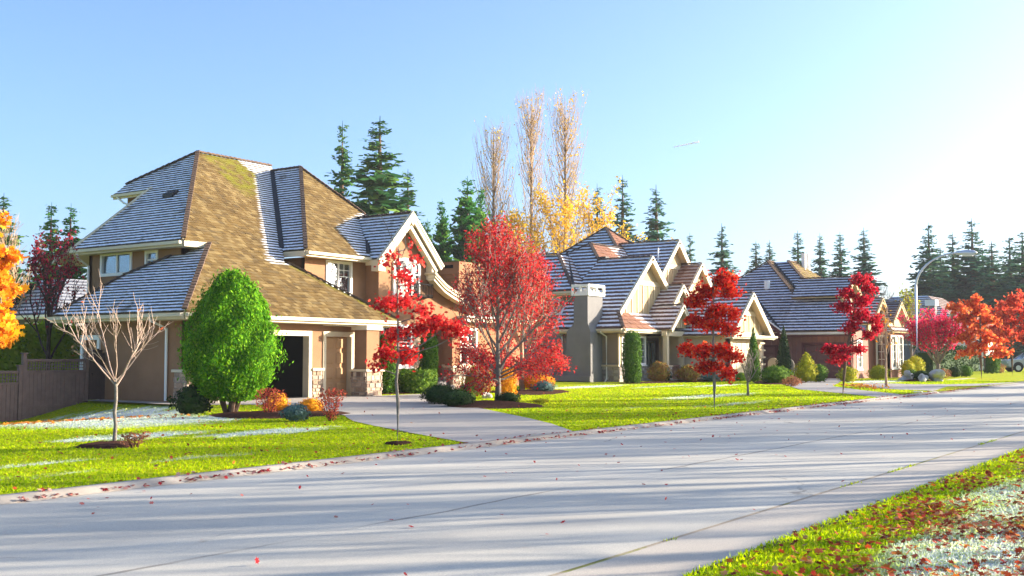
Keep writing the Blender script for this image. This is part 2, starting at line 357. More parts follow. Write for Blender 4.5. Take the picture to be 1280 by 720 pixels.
sheet('road', us, [4.585, 6, 7.35, 9, 10.5, 11.78], lambda u, v: g(u, 5), 'road', 'pale grey street with a wandering seam and streaky tree shadows')
sheet('gutter', us, [3.62, 3.7, 4.0, 4.53], lambda u, v: g(u, 5) + (.055 if v < 3.65 else .012 if v < 3.8 else .002), 'gutter', 'concrete gutter strip between the near verge and the road')
sheet('gutter_joint', us, [4.4, 4.72], lambda u, v: g(u, 5) - .006, 'gapdirt', 'mossy dirt filled joint between gutter strip and road')
kb = [(11.75, .002), (11.8, .02), (11.87, .062), (11.93, .076), (12.02, .078), (12.05, .03)]
ul = [x for x in us if x <= 48 and x >= -60] + [48.5]
V = [(u, v, g(u, 5) + z) for v, z in kb for u in ul]; nu = len(ul)
F = np.array([(j * nu + i, j * nu + i + 1, (j + 1) * nu + i + 1, (j + 1) * nu + i) for j in range(len(kb) - 1) for i in range(nu - 1)])
tag(MB().add(V, F).obj('kerb', 'concrete', smooth=True), 'low rolled concrete kerb along the house side of the street', kind='structure')
def flat(name, poly, mat, label, dz=.015, thick=0):
    P3 = [(u, v, g(u, v) + dz) for u, v in poly]
    bm = bmesh.new(); f = bm.faces.new([bm.verts.new(p) for p in P3]); bm.normal_update()
    if f.normal.z < 0: f.normal_flip()
    bmesh.ops.triangulate(bm, faces=bm.faces[:])
    me = bpy.data.meshes.new(name); bm.to_mesh(me); bm.free(); me.materials.append(M[mat])
    o = bpy.data.objects.new(name, me); col.objects.link(o); EXCL.append(poly); return tag(o, label, kind='structure')
EXCL = []
DR1 = [(16.0, 12.03), (19.6, 12.03), (21.4, 13.73), (22.8, 15.3), (24.2, 17.0), (25.6, 18.7), (27.0, 20.46), (29.4, 22.4), (31.6, 24.2), (33.6, 26.0), (36.6, 27.6), (38.6, 28.3), (38.6, 29.3), (36.4, 29.3), (34.9, 27.0), (31.0, 27.2), (30.9, 28.15), (23.4, 28.15), (23.2, 26.6), (23.6, 24.0), (22.6, 22.2), (21.0, 19.8), (19.4, 18.0), (18.4, 16.4), (17.15, 14.2)]
flat('driveway', DR1, 'drive', 'broad pale driveway sweeping up to the open garage')
flat('side_path', [(22.75, 27.4), (22.75, 32.3), (21.9, 32.3), (21.9, 27.2), (23.25, 25.8), (23.2, 27.4)], 'concrete', 'narrow concrete path along the shaded side wall', .018)
DR3 = [(40.9, 12.03), (44.0, 12.03), (48, 14.9), (52.6, 17.7), (58, 19.2), (66, 21.5), (67.9, 21.6), (67.9, 26.2), (63.5, 26.0), (58, 22.6), (47.3, 17.4), (43.4, 14.0)]
flat('driveway', DR3, 'asphalt2', 'grey driveway leading to the brown house with two garage doors', .016)
LANE = [(48.5, 11.60), (49.2, 12.4), (50.2, 14.4), (55.8, 17.9), (60.5, 18.2), (59.2, 17.0), (58.2, 15.4), (59.4, 14.0), (61.8, 13.0), (65, 12.25), (69, 11.95), (69, 11.60)]
flat('side_lane', LANE, 'asphalt2', 'short side lane mouth behind the lamp post', .017)
tag(MB().add([(u, v, g(u, v) + z) for u, v, z in [(69, 11.58, -.06), (155, 11.58, 0 - .06), (155, 12.05, .01), (69, 12.05, .01)]], np.array([(0, 1, 2, 3)])).obj('kerb', 'concrete'), 'far concrete kerb beyond the side lane', kind='structure')
def inpoly(U, Vv, poly):
    x = np.zeros(len(U), bool); n = len(poly)
    for i in range(n):
        (x0, y0), (x1, y1) = poly[i], poly[(i + 1) % n]
        if y0 == y1: continue
        c = ((y0 > Vv) != (y1 > Vv)) & (U < (x1 - x0) * (Vv - y0) / (y1 - y0) + x0); x ^= c
    return x
def bed(label, cu, cv, ru, rv, rot=0, h=.07, seed=1):
    """mulch bed: low uneven dome"""
    r_ = np.random.default_rng(seed); n = 28; rings = [1., .8, .55, .3]; V = []
    wob = 1 + .12 * np.sin(np.arange(n) * 2 * math.pi / n * 3 + seed) + r_.normal(0, .03, n)
    c, s_ = math.cos(rot), math.sin(rot); out = []
    for k, q in enumerate(rings):
        for i in range(n):
            t = 2 * math.pi * i / n; x = ru * q * math.cos(t) * wob[i]; y = rv * q * math.sin(t) * wob[i]
            u, v = cu + c * x - s_ * y, cv + s_ * x + c * y
            if k == 0: out.append((u, v))
            V.append((u, v, gz(u, v) + (-.02 if k == 0 else h * (1 - q * q) + .02 + r_.uniform(-.012, .012))))
    V.append((cu, cv, gz(cu, cv) + h + .02)); F = []
    for k in range(len(rings) - 1):
        for i in range(n): F.append((k * n + i, k * n + (i + 1) % n, (k + 1) * n + (i + 1) % n, (k + 1) * n + i))
    F = [np.array(F)]; L = (len(rings) - 1) * n
    m = MB().add(V, F[0]); m.F.append(np.array([(L + i, L + (i + 1) % n, len(V) - 1) for i in range(n)]))
    o = m.obj('mulch_bed', 'mulch', smooth=True); EXCL.append(out); return tag(o, label, kind='structure')
bed('dark mulch bed under the egg shaped cedar', 20.1, 21.3, 1.9, 1.5, -.7, .08, 1)
bed('dark mulch ring around the leafless tree', 11.9, 16.75, .62, .5, .6, .06, 2)
bed('mulch bed under the red tree beside the driveway curve', 27.7, 19.9, 1.5, 2.3, -.9, .1, 3)
bed('mulch bed with amber shrubs between the two near houses', 37.2, 24.9, 2.6, 1.7, .5, .08, 4)
bed('mulch bed along the front of the grey house', 55.6, 26.9, 6.2, 1.2, -.12, .06, 5)
bed('mulch bed with shrubs next to the second driveway', 57.2, 22.2, 3.8, 1.5, .35, .06, 6)
bed('mulch bed with boulders beyond the side lane', 66.2, 17.2, 1.9, .8, .1, .08, 8)
bed('small mulch ring under the slim maple by the driveway', 15.2, 13.0, .28, .24, 0, .03, 9)
bed('planting strip before the front window', 34.0, 28.1, 2.3, .8, -.1, .05, 10)
# ------------------------------------------------------------------ building kit
def roof(parent, pts, mat, exp=.2, width=(.13, .3), frost=0, moss=0, thick=.12, deck='cream2', t=.028, seed=1, cover=True):
    P = np.array(pts, float); nrm = np.zeros(3)
    for i in range(len(P)): nrm += np.cross(P[i], P[(i + 1) % len(P)])
    nrm /= np.linalg.norm(nrm)
    if nrm[2] < 0: nrm = -nrm
    d = np.array((0, 0, 1.)) - nrm[2] * nrm; d /= np.linalg.norm(d); e = np.cross(d, nrm)
    o = MB().prism(P - nrm * thick, nrm * (thick - .004)).obj('roof', deck, parent)
    if not cover: return o
    p0 = P[0]; A = (P - p0) @ e; Bv = (P - p0) @ d; r_ = random.Random(seed)
    b0, b1 = Bv.min(), Bv.max(); rows = max(1, int(round((b1 - b0) / exp))); ex = (b1 - b0) / rows
    def span(b):
        b = min(max(b, b0 + 1e-4), b1 - 1e-4); xs = []
        for i in range(len(P)):
            j = (i + 1) % len(P)
            if (Bv[i] - b) * (Bv[j] - b) < 0: xs.append(A[i] + (A[j] - A[i]) * (b - Bv[i]) / (Bv[j] - Bv[i]))
        return (min(xs), max(xs)) if len(xs) > 1 else (0, 0)
    V = []; F = []; rn = []; fr = []
    for k in range(rows):
        lo = b0 + k * ex; hi = lo + ex; l0, r0 = span(lo); l1, r1 = span(hi); x = min(l0, l1) - r_.uniform(0, width[0]); xe = max(r0, r1)
        bot = lo - (.035 if k == 0 else .008)
        while x < xe:
            wd = r_.uniform(*width); xa, xb = x, x + wd - .006; x += wd
            qa, qb = max(xa, l0), min(xb, r0); ta, tb = max(xa, l1), min(xb, r1)
            if qb - qa < .02 and tb - ta < .02: continue
            if qb < qa: qa = qb = min(max((qa + qb) / 2, l0), r0)
            if tb < ta: ta = tb = min(max((ta + tb) / 2, l1), r1)
            h = t * r_.uniform(.75, 1.35); jb = r_.uniform(-.012, .012); n0 = len(V)
            for aa, bb, hh in ((qa, bot + jb, h), (qb, bot + jb, h), (tb, hi, .004), (ta, hi, .004), (qa, bot + jb, 0), (qb, bot + jb, 0)):
                V.append(p0 + e * aa + d * bb + nrm * hh)
            F += [(n0, n0 + 1, n0 + 2, n0 + 3), (n0 + 4, n0 + 5, n0 + 1, n0), (n0 + 4, n0, n0 + 3, n0 + 3), (n0 + 5, n0 + 2, n0 + 1, n0 + 1)]
            q = r_.random(); rn += [q] * 6; fr += [0, 0, 1, 1, 0, 0]
    V = np.array(V); F = np.array(F)
    ev = lambda f: f(V[:, 0], V[:, 1]) if callable(f) else float(f)
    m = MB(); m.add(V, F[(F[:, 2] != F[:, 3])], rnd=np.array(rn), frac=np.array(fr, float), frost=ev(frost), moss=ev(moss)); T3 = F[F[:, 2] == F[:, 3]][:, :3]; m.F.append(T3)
    m.obj('shingles', mat, o, kind='stuff'); return o
def caps(parent, p0, p1, mat='caps', w=.17, exp=.24, seed=0):
    p0 = np.array(p0, float); p1 = np.array(p1, float); L = np.linalg.norm(p1 - p0); n = max(1, int(L / exp)); m = MB(); r_ = random.Random(seed)
    for i in range(n):
        a_ = p0 + (p1 - p0) * i / n; b_ = p0 + (p1 - p0) * min(1, (i + 1.15) / n)
        m.beam(a_ + (0, 0, .075 + r_.uniform(-.006, .006)), b_ + (0, 0, .045), w * r_.uniform(.92, 1.05), .06)
    return m.obj('ridge_cap', mat, parent)
def wallo(parent, axis, at, a0, a1, z0, z1, op=(), t=.2, mat='stucco', name='wall', sgn=1):
    """wall in a plane with real openings; sgn=1 means the inside is towards +"""
    xs = sorted({a0, a1, *[q for o in op for q in o[:2]]}); zs = sorted({z0, z1, *[q for o in op for q in o[2:4]]}); m = MB()
    inside = lambda x, z: any(o[0] < x < o[1] and o[2] < z < o[3] for o in op) or not (a0 < x < a1 and z0 < z < z1)
    for i in range(len(xs) - 1):
        for j in range(len(zs) - 1):
            xa, xb, za, zb = xs[i], xs[i + 1], zs[j], zs[j + 1]; xm, zm = (xa + xb) / 2, (za + zb) / 2
            if inside(xm, zm): continue
            for dd in (0, t * sgn): m.add([pl(axis, at + dd, x, z) for x, z in ((xa, za), (xb, za), (xb, zb), (xa, zb))], np.array([(0, 1, 2, 3)]))
            for (x0_, z0_, x1_, z1_, tx, tz) in ((xa, za, xa, zb, xa - 1e-3, zm), (xb, za, xb, zb, xb + 1e-3, zm), (xa, za, xb, za, xm, za - 1e-3), (xa, zb, xb, zb, xm, zb + 1e-3)):
                if inside(tx, tz): m.add([pl(axis, at, x0_, z0_), pl(axis, at, x1_, z1_), pl(axis, at + t * sgn, x1_, z1_), pl(axis, at + t * sgn, x0_, z0_)], np.array([(0, 1, 2, 3)]))
    return m.obj(name, mat, parent)
def window(parent, axis, at, a0, a1, z0, z1, nx=1, ny=1, trim=.11, mat='white', blind=None, sgn=1, mun=None, sill=True):
    """frame proud of the wall, sashes and panes set back into the opening"""
    m = MB(); q = -sgn * .035
    def bar(x0, x1, y0, y1, d0, d1):
        p = pl(axis, at + d0, x0, y0); r_ = pl(axis, at + d1, x1, y1)
        m.box(min(p[0], r_[0]), max(p[0], r_[0]), min(p[1], r_[1]), max(p[1], r_[1]), y0, y1)
    o_ = -sgn * .04; i_ = sgn * .10
    e_ = .006; bar(a0 - trim, a0 + e_, z0 - trim, z1 + trim, o_, i_); bar(a1 - e_, a1 + trim, z0 - trim, z1 + trim, o_, i_)
    bar(a0 + e_, a1 - e_, z1 - e_, z1 + trim, o_, i_); bar(a0 + e_, a1 - e_, z0 - trim, z0 + e_, o_, i_)
    for k in range(1, nx): x = a0 + (a1 - a0) * k / nx; bar(x - .035, x + .035, z0, z1, sgn * .01, sgn * .09)
    for k in range(1, ny): z = z0 + (z1 - z0) * k / ny; bar(a0, a1, z - .03, z + .03, sgn * .012, sgn * .088)
    f = m.obj('window', mat, parent)
    if sill:
        m = MB(); bar(a0 - trim - .05, a1 + trim + .05, z0 - trim - .07, z0 - trim - .002, -sgn * .09, sgn * .0); m.obj('sill', mat, f)
    if mun:
        for k in range(nx):
            xa = a0 + (a1 - a0) * k / nx; xb = a0 + (a1 - a0) * (k + 1) / nx; m = MB(); zl = z0 + (z1 - z0) * mun[2] if len(mun) > 2 else z0
            for q_ in range(1, mun[0]): x = xa + (xb - xa) * q_ / mun[0]; bar(x - .014, x + .014, zl, z1, sgn * .028, sgn * .046)
            for q_ in range(0 if len(mun) > 2 else 1, mun[1]): z = zl + (z1 - zl) * q_ / mun[1]; bar(xa, xb, z - .014, z + .014, sgn * .026, sgn * .044)
            m.obj('muntin', mat, f)
    for k in range(nx):
        for j in range(ny):
            m = MB(); bar(a0 + (a1 - a0) * k / nx, a0 + (a1 - a0) * (k + 1) / nx, z0 + (z1 - z0) * j / ny, z0 + (z1 - z0) * (j + 1) / ny, sgn * .05, sgn * .06)
            m.obj('pane', 'glassy', f)
    if blind: m = MB(); bar(a0, a1, z0, z1, sgn * .19, sgn * .2); m.obj('blind', blind, f)
    return f
a = NT('glassy'); gl = a.n('ShaderNodeBsdfGlossy'); gl.inputs['Roughness'].default_value = .03; gl.inputs['Color'].default_value = (.9, .95, 1, 1)
tr = a.n('ShaderNodeBsdfTransparent'); tr.inputs[0].default_value = (.62, .68, .72, 1); fz = a.n('ShaderNodeLayerWeight'); fz.inputs[0].default_value = .35
mx = a.n('ShaderNodeMixShader'); fb = a.math('ADD', a.math('MULTIPLY', fz.outputs['Fresnel'], .55), .06, clamp=True); a.l(fb, mx.inputs[0]); a.l(tr.outputs[0], mx.inputs[1]); a.l(gl.outputs[0], mx.inputs[2]); a.l(mx.outputs[0], a.out.inputs['Surface'])
M['glassy'] = a.m
def stones(parent, axis, at, a0, a1, z0, z1, mat='stone', size=(.14, .34), rows=(.09, .2), sgn=1, seed=3, back=.03):
    r_ = random.Random(seed); m = MB(); z = z0
    while z < z1 - .03:
        h = min(r_.uniform(*rows), z1 - z)
        if z1 - z - h < .05: h = z1 - z
        x = a0 - r_.uniform(0, .1)
        while x < a1:
            wd = r_.uniform(*size); xa, xb = max(x, a0), min(x + wd - .014, a1); x += wd
            if xb - xa < .03: continue
            pr = r_.uniform(.03, .075); q = r_.random(); s_ = .012
            p = [pl(axis, at, xx, zz) for xx, zz in ((xa, z), (xb, z), (xb, z + h - .014), (xa, z + h - .014))]
            f = [pl(axis, at - sgn * pr, xx, zz) for xx, zz in ((xa + s_, z + s_), (xb - s_, z + s_), (xb - s_, z + h - .014 - s_), (xa + s_, z + h - .014 - s_))]
            m.add(p + f, np.array([(4, 5, 6, 7), (0, 1, 5, 4), (1, 2, 6, 5), (2, 3, 7, 6), (3, 0, 4, 7)]), rnd=q)
        z += h
    o = m.obj('stone_facing', mat, parent, kind='stuff')
    m = MB(); p = pl(axis, at - sgn * .02, a0, z0); q = pl(axis, at - sgn * .001, a1, z1); m.box(min(p[0], q[0]), max(p[0], q[0]), min(p[1], q[1]), max(p[1], q[1]), z0, z1); m.obj('mortar_bed', 'mortar', o)
    return o
def bx(parent, name, mat, *b): return MB().box(*b).obj(name, mat, parent)
def bm_(parent, name, mat, p0, p1, w, h, dz=0): return MB().beam(p0, p1, w, h, dz=dz).obj(name, mat, parent)
def fascia(parent, p0, p1, mat='cream', h=.2, w=.05, gut=True, z=-.11):
    """fascia board with a gutter in front of it, along an eave"""
    a0 = np.array(p0, float); a1 = np.array(p1, float); o = MB().beam(a0 + (0, 0, z), a1 + (0, 0, z), w, h).obj('fascia', mat, parent)
    if gut:
        d = (a1 - a0) / np.linalg.norm(a1 - a0); n = np.cross(d, (0, 0, 1)); c0 = PCEN; n = n * (1 if np.dot(n, a0 - c0) > 0 else -1)
        m = MB(); q = n * .085
        m.beam(a0 + q + (0, 0, z + .035), a1 + q + (0, 0, z + .035), .11, h * .55); m.obj('gutter', mat, o)
    return o
def rake(parent, p0, p1, mat='cream', h=.26, w=.07, trim=True):
    a0 = np.array(p0, float); a1 = np.array(p1, float); o = MB().beam(a0, a1, w, h, dz=-h / 2 + .01).obj('bargeboard', mat, parent)
    if trim: MB().beam(a0, a1, w + .06, h * .34, dz=-h * .16 + .022).obj('moulding', mat, o)
    return o
def gdoor(parent, axis, at, a0, a1, z0, z1, mat, rows=4, cols=4, sgn=1):
    m = MB(); p = pl(axis, at, a0, z0); q = pl(axis, at + sgn * .05, a1, z1); m.box(min(p[0], q[0]), max(p[0], q[0]), min(p[1], q[1]), max(p[1], q[1]), z0, z1)
    d = m.obj('garage_door', mat, parent); dw, dh = (a1 - a0) / cols, (z1 - z0) / rows
    for j in range(rows):
        for i in range(cols):
            m = MB(); x0, x1, y0, y1 = a0 + i * dw + .07, a0 + (i + 1) * dw - .07, z0 + j * dh + .07, z0 + (j + 1) * dh - .05
            f = [pl(axis, at - sgn * .003, *c) for c in ((x0, y0), (x1, y0), (x1, y1), (x0, y1))]; h = [pl(axis, at - sgn * .03, *c) for c in ((x0 + .05, y0 + .05), (x1 - .05, y0 + .05), (x1 - .05, y1 - .05), (x0 + .05, y1 - .05))]
            m.add(f + h, np.array([(4, 5, 6, 7), (0, 1, 5, 4), (1, 2, 6, 5), (2, 3, 7, 6), (3, 0, 4, 7)])); m.obj('panel', mat, d)
    return d
def spout(parent, pts, mat='white', r=.045): return MB().tube(pts, r, 6).obj('downspout', mat, parent)

# ------------------------------------------------------------------ the brown stucco house
H = thing('house', (27, 30, .1), 'large brown stucco house with steep mossy shake roof and open dark garage', 'house')
PCEN = np.array((28.5, 33., 3.))
zf = lambda v: 3.05 + .72 * (v - 27.6); zl = lambda u: 3.05 + .66 * (u - 22.2); zu = lambda u: 5.75 + .795 * (u - 25.11)
zbf = lambda v: 5.68 + .8 * (v - 30.03); zbu = lambda u: 5.68 + .866 * (u - 29.72)
G0 = .1
wallo(H, 'v', 28.2, 22.8, 31.2, G0, 3.0, [(24.2, 28.1, G0 - 1, 2.4), (28.95, 30.28, G0 - 1, 2.42)], .25)
wallo(H, 'u', 22.8, 28.2, 33.6, G0, 3.0, [(32.75, 33.55, G0 - 1, 2.25)], .2)
wallo(H, 'u', 31.2, 28.2, 33.0, G0, 3.0, (), .2, sgn=-1)
wallo(H, 'v', 33.6, 22.8, 25, G0, 3.0, (), .2, sgn=-1)
# garage interior, its deep shade painted as near-black surfaces
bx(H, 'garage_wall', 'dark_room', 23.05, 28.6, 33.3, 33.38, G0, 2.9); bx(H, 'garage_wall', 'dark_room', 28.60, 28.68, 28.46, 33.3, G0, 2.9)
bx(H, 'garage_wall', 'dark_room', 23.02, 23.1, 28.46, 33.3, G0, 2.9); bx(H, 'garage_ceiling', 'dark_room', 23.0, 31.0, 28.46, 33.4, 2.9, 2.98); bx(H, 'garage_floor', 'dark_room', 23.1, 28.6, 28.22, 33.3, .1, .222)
for (a0, a1) in ((24.2, 28.1), (28.95, 30.28)):
    m = MB(); o1 = .14
    m.box(a0 - o1, a0 + .006, 28.155, 28.455, .2, 2.56); m.box(a1 - .006, a1 + o1, 28.155, 28.455, .2, 2.56); m.box(a0 + .006, a1 - .006, 28.155, 28.455, 2.385, 2.56); m.obj('door_trim', 'cream', H)
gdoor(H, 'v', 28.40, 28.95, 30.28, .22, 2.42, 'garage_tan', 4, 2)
bx(H, 'side_door', 'stucco', 22.86, 22.92, 32.75, 33.55, .2, 2.2)
m = MB(); m.box(22.74, 22.83, 32.62, 32.756, .2, 2.38); m.box(22.74, 22.83, 33.544, 33.68, .2, 2.38); m.box(22.74, 22.83, 32.756, 33.544, 2.22, 2.38); m.obj('door_trim', 'white', H)
# stone piers beside the garage openings
for (a0, a1, sd_) in ((22.79, 24.0, 1), (28.28, 28.78, 2), (30.46, 30.75, 3)):
    stones(H, 'v', 28.2, a0, a1, .12, 1.16, seed=sd_); bx(H, 'stone_cap', 'cream', a0 - .04, a1 + .04, 28.09, 28.199, 1.163, 1.25)
stones(H, 'u', 22.8, 28.2, 28.75, .12, 1.16, seed=7); bx(H, 'stone_cap', 'cream', 22.69, 22.799, 28.15, 28.8, 1.163, 1.25)
# porch column
bx(H, 'column', 'stucco', 29.98, 30.66, 27.15, 27.75, 1.2, 2.62); bx(H, 'column_base', 'mortar', 29.92, 30.72, 27.1, 27.8, .1, 1.12); bx(H, 'column_cap', 'cream', 29.82, 30.82, 27.0, 27.9, 1.121, 1.2); bx(H, 'column_capital', 'cream', 29.9, 30.74, 27.07, 27.83, 2.62, 2.8)
stones(H, 'v', 27.1, 29.9, 30.74, .12, 1.12, seed=11); stones(H, 'u', 29.92, 27.08, 27.82, .12, 1.12, seed=12)
bx(H, 'eave_beam', 'cream', 28.8, 32.1, 27.68, 28.19, 2.76, 2.84)
m = MB(); m.box(22.3, 32.1, 27.7, 28.22, 2.8, 2.84); m.obj('soffit', 'cream2', H); bx(H, 'soffit', 'cream2', 22.3, 22.82, 28.23, 34.4, 2.8, 2.84)
# main front slope, left slopes
fr1 = lambda u, v: ((u > np.interp(v, [30.54, 31.75, 33.59, 35.73, 36.7], [28.3, 29.2, 30.7, 32.4, 33.2])) & (v > 30.4)).astype(float) * .9
ms1 = lambda u, v: np.clip(np.clip((v - 34.6) * 1.2, 0, 1) * np.clip((u - 30.85) * 6, 0, 1) * (1 - fr1(u, v)) + .9 * (np.abs((32.2 - u) - (v - 27.6)) < .3) * (v < 30.6), 0, 1)
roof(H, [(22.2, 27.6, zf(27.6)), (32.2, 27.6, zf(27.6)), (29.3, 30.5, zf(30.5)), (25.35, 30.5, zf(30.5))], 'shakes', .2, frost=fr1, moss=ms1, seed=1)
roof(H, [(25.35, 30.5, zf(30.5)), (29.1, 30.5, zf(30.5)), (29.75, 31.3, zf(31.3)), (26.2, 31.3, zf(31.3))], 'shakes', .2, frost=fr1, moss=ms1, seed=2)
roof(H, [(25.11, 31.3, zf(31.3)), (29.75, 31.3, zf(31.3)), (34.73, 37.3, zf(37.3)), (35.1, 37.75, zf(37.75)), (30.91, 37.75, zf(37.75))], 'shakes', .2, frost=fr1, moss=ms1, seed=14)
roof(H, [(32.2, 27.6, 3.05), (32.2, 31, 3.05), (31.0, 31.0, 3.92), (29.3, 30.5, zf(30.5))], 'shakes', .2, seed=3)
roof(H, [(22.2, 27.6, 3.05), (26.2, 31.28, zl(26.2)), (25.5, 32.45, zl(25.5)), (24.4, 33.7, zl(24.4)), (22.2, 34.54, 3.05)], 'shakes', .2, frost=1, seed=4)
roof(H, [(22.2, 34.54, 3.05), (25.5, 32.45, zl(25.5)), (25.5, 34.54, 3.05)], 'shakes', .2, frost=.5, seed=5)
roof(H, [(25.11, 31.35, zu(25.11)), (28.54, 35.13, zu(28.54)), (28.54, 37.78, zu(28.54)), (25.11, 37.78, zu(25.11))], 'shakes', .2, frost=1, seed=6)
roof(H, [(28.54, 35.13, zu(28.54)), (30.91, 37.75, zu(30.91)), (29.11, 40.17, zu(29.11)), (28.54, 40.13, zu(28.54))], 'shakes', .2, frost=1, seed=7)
roof(H, [(30.91, 37.75, 10.36), (35.1, 37.75, 10.36), (38.5, 42.2, 5.6), (27.0, 42.2, 5.6)], 'shakes', .2, seed=8, cover=False)
# raised bedroom block, hipped
fr2 = lambda u, v: ((u > np.interp(v, [29.9, 30.9, 31.57, 32.9], [32.55, 32.9, 32.95, 36.0]))).astype(float) * .9
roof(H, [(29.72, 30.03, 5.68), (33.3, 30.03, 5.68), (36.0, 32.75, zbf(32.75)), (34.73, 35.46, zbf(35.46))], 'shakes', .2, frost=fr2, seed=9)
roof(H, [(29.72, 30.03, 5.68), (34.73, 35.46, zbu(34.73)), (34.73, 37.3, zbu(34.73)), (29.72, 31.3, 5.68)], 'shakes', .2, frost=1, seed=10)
roof(H, [(34.73, 35.46, 10.02), (36.9, 33.0, 7.54), (36.9, 39, 7.54), (34.73, 38, 10.02)], 'shakes', .2, seed=11)
for i, (p, q, mt) in enumerate([((22.2, 27.6, 3.06), (26.2, 31.28, 5.68), 'caps'), ((25.11, 31.35, 5.75), (30.91, 37.75, 10.36), 'caps'), ((30.91, 37.75, 10.36), (35.1, 37.75, 10.36), 'caps'), ((30.91, 37.75, 10.36), (29.11, 40.17, 8.94), 'caps_dark'),
                            ((29.72, 30.03, 5.68), (34.73, 35.46, 10.02), 'caps_dark'), ((34.73, 35.46, 10.02), (34.73, 37.3, 10.02), 'caps_dark'), ((34.73, 35.46, 10.02), (36.0, 32.75, 7.86), 'caps'),
                            ((32.2, 27.6, 3.05), (29.3, 30.5, 5.14), 'caps'), ((22.2, 34.54, 3.05), (24.4, 33.7, 4.5), 'caps_dark'), ((24.4, 33.7, 4.5), (25.5, 32.45, 5.23), 'caps_dark')]): caps(H, p, q, mt, seed=i)
m = MB(); m.beam((29.8, 31.42, 5.84), (34.7, 37.2, 10.04), .22, .03); m.obj('valley_flashing', 'rubber_dark', H)
m = MB(); m.beam((33.35, 30.15, 5.85), (35.9, 32.6, 7.85), .18, .03); m.obj('valley_flashing', 'rubber_dark', H)
# eaves
fascia(H, (22.2, 27.56, 3.02), (32.2, 27.56, 3.02)); fascia(H, (22.16, 27.6, 3.02), (22.16, 34.54, 3.02)); fascia(H, (25.07, 31.35, 5.72), (25.07, 37.78, 5.72)); fascia(H, (25.11, 31.31, 5.72), (26.25, 31.24, 5.72), gut=False)
fascia(H, (29.72, 29.99, 5.65), (33.3, 29.99, 5.65)); fascia(H, (29.68, 30.03, 5.65), (29.68, 31.3, 5.65)); fascia(H, (28.5, 37.8, 8.45), (28.5, 40.13, 8.45))
bx(H, 'soffit', 'cream2', 25.15, 25.57, 31.5, 37.7, 5.52, 5.56); bx(H, 'soffit', 'cream2', 29.8, 33.6, 30.06, 30.57, 5.46, 5.5); bx(H, 'soffit', 'cream2', 25.15, 26.3, 31.37, 31.8, 5.5, 5.54)
# upper walls
wallo(H, 'u', 25.55, 31.8, 37.4, G0, 5.55, [(34.87, 36.56, 4.78, 5.46), (33.36, 33.9, 4.94, 5.42)], .2)
wallo(H, 'v', 31.8, 25.55, 30.2, 2.6, 5.55, (), .2); wallo(H, 'v', 37.4, 25.55, 38, G0, 5.55, (), .2, sgn=-1)
window(H, 'u', 25.55, 34.87, 36.56, 4.78, 5.46, 2, 1, blind='curtain', sill=False); window(H, 'u', 25.55, 33.36, 33.9, 4.94, 5.42, 1, 2, .1, blind='curtain', sill=False)
bx(H, 'wall', 'stucco', 28.95, 32, 37.85, 39.8, 5.5, 8.35)
wallo(H, 'v', 30.55, 30.2, 33.8, 3.0, 5.46, [(31.43, 32.72, 4.22, 5.34)], .2); wallo(H, 'u', 30.2, 30.56, 31.8, 3.6, 5.46, (), .2)
window(H, 'v', 30.55, 31.43, 32.72, 4.22, 5.34, 2, 1, .1, mun=(2, 2, .55), blind='blind')
rake(H, (25.05, 37.82, 5.76), (28.65, 37.82, 8.6), 'cream')
spout(H, [(22.05, 29.1, 2.9), (22.12, 29.1, 2.78), (22.72, 29.1, 2.55), (22.73, 29.1, .25)]); spout(H, [(24.95, 37.3, 5.55), (25.0, 37.3, 5.35), (25.46, 37.3, 5.1), (25.46, 37.3, 3.2)]); spout(H, [(28.42, 39.8, 8.33), (28.47, 39.4, 8.05), (28.7, 38.6, 7.75)])
bay0 = set(H.children)
roof(H, [(32.6, 28.9, 5.5), (34.55, 28.9, 7.5), (34.55, 31.9, 7.5), (32.6, 29.6, 5.5)], 'shakes', .2, frost=1, seed=12)
roof(H, [(34.55, 28.9, 7.5), (36.5, 28.9, 5.5), (36.5, 36, 5.5), (34.55, 36, 7.5)], 'shakes', .2, seed=13)
caps(H, (34.55, 28.9, 7.5), (34.55, 31.9, 7.5), 'caps_dark', seed=17); fascia(H, (32.56, 28.95, 5.45), (32.56, 29.6, 5.45))
# gabled bay: wall, arched window, balcony
# wall left of the arch, right of it, and the band above, as one mesh
m = MB()
for zone in ([(33.0, G0), (33.3, G0), (33.3, 3.1), (33.0, 3.1)], [(35.0, G0), (36.15, G0), (36.15, 3.1), (35.0, 3.1)], [(33.3, G0), (35.0, G0), (35.0, 1.25), (33.3, 1.25)], [(33.3, 2.8), (35.0, 2.8), (35.0, 3.1), (33.3, 3.1)],
             [(37.15, G0), (38.45, G0), (38.45, 3.1), (37.15, 3.1)], [(38.45, G0), (39.6, G0), (39.6, 1.25), (38.45, 1.25)], [(38.45, 2.75), (39.6, 2.75), (39.6, 3.1), (38.45, 3.1)],
             [(33.0, 3.1), (36.15, 3.1)] + [(36.15, 3.1), (36.3, 3.3), (36.65, 3.42), (37.0, 3.3), (37.15, 3.1)][1:] + [(39.2, 3.1), (39.2, 3.75), (37.7, 4.1), (36.7, 4.5), (36.15, 5.0), (36.1, 5.75), (34.55, 7.3), (33.0, 5.75)]):
    m.prism([(x, 29.3, z) for x, z in zone], (0, .25, 0))
m.obj('wall', 'stucco', H)
bx(H, 'wall', 'stucco', 33.0, 33.2, 29.56, 33, G0, 5.5); bx(H, 'porch_back_wall', 'stucco', 35.6, 39.2, 31.2, 31.4, G0, 3.4); bx(H, 'wall', 'stucco', 39.0, 39.19, 29.56, 36, G0, 3.7)
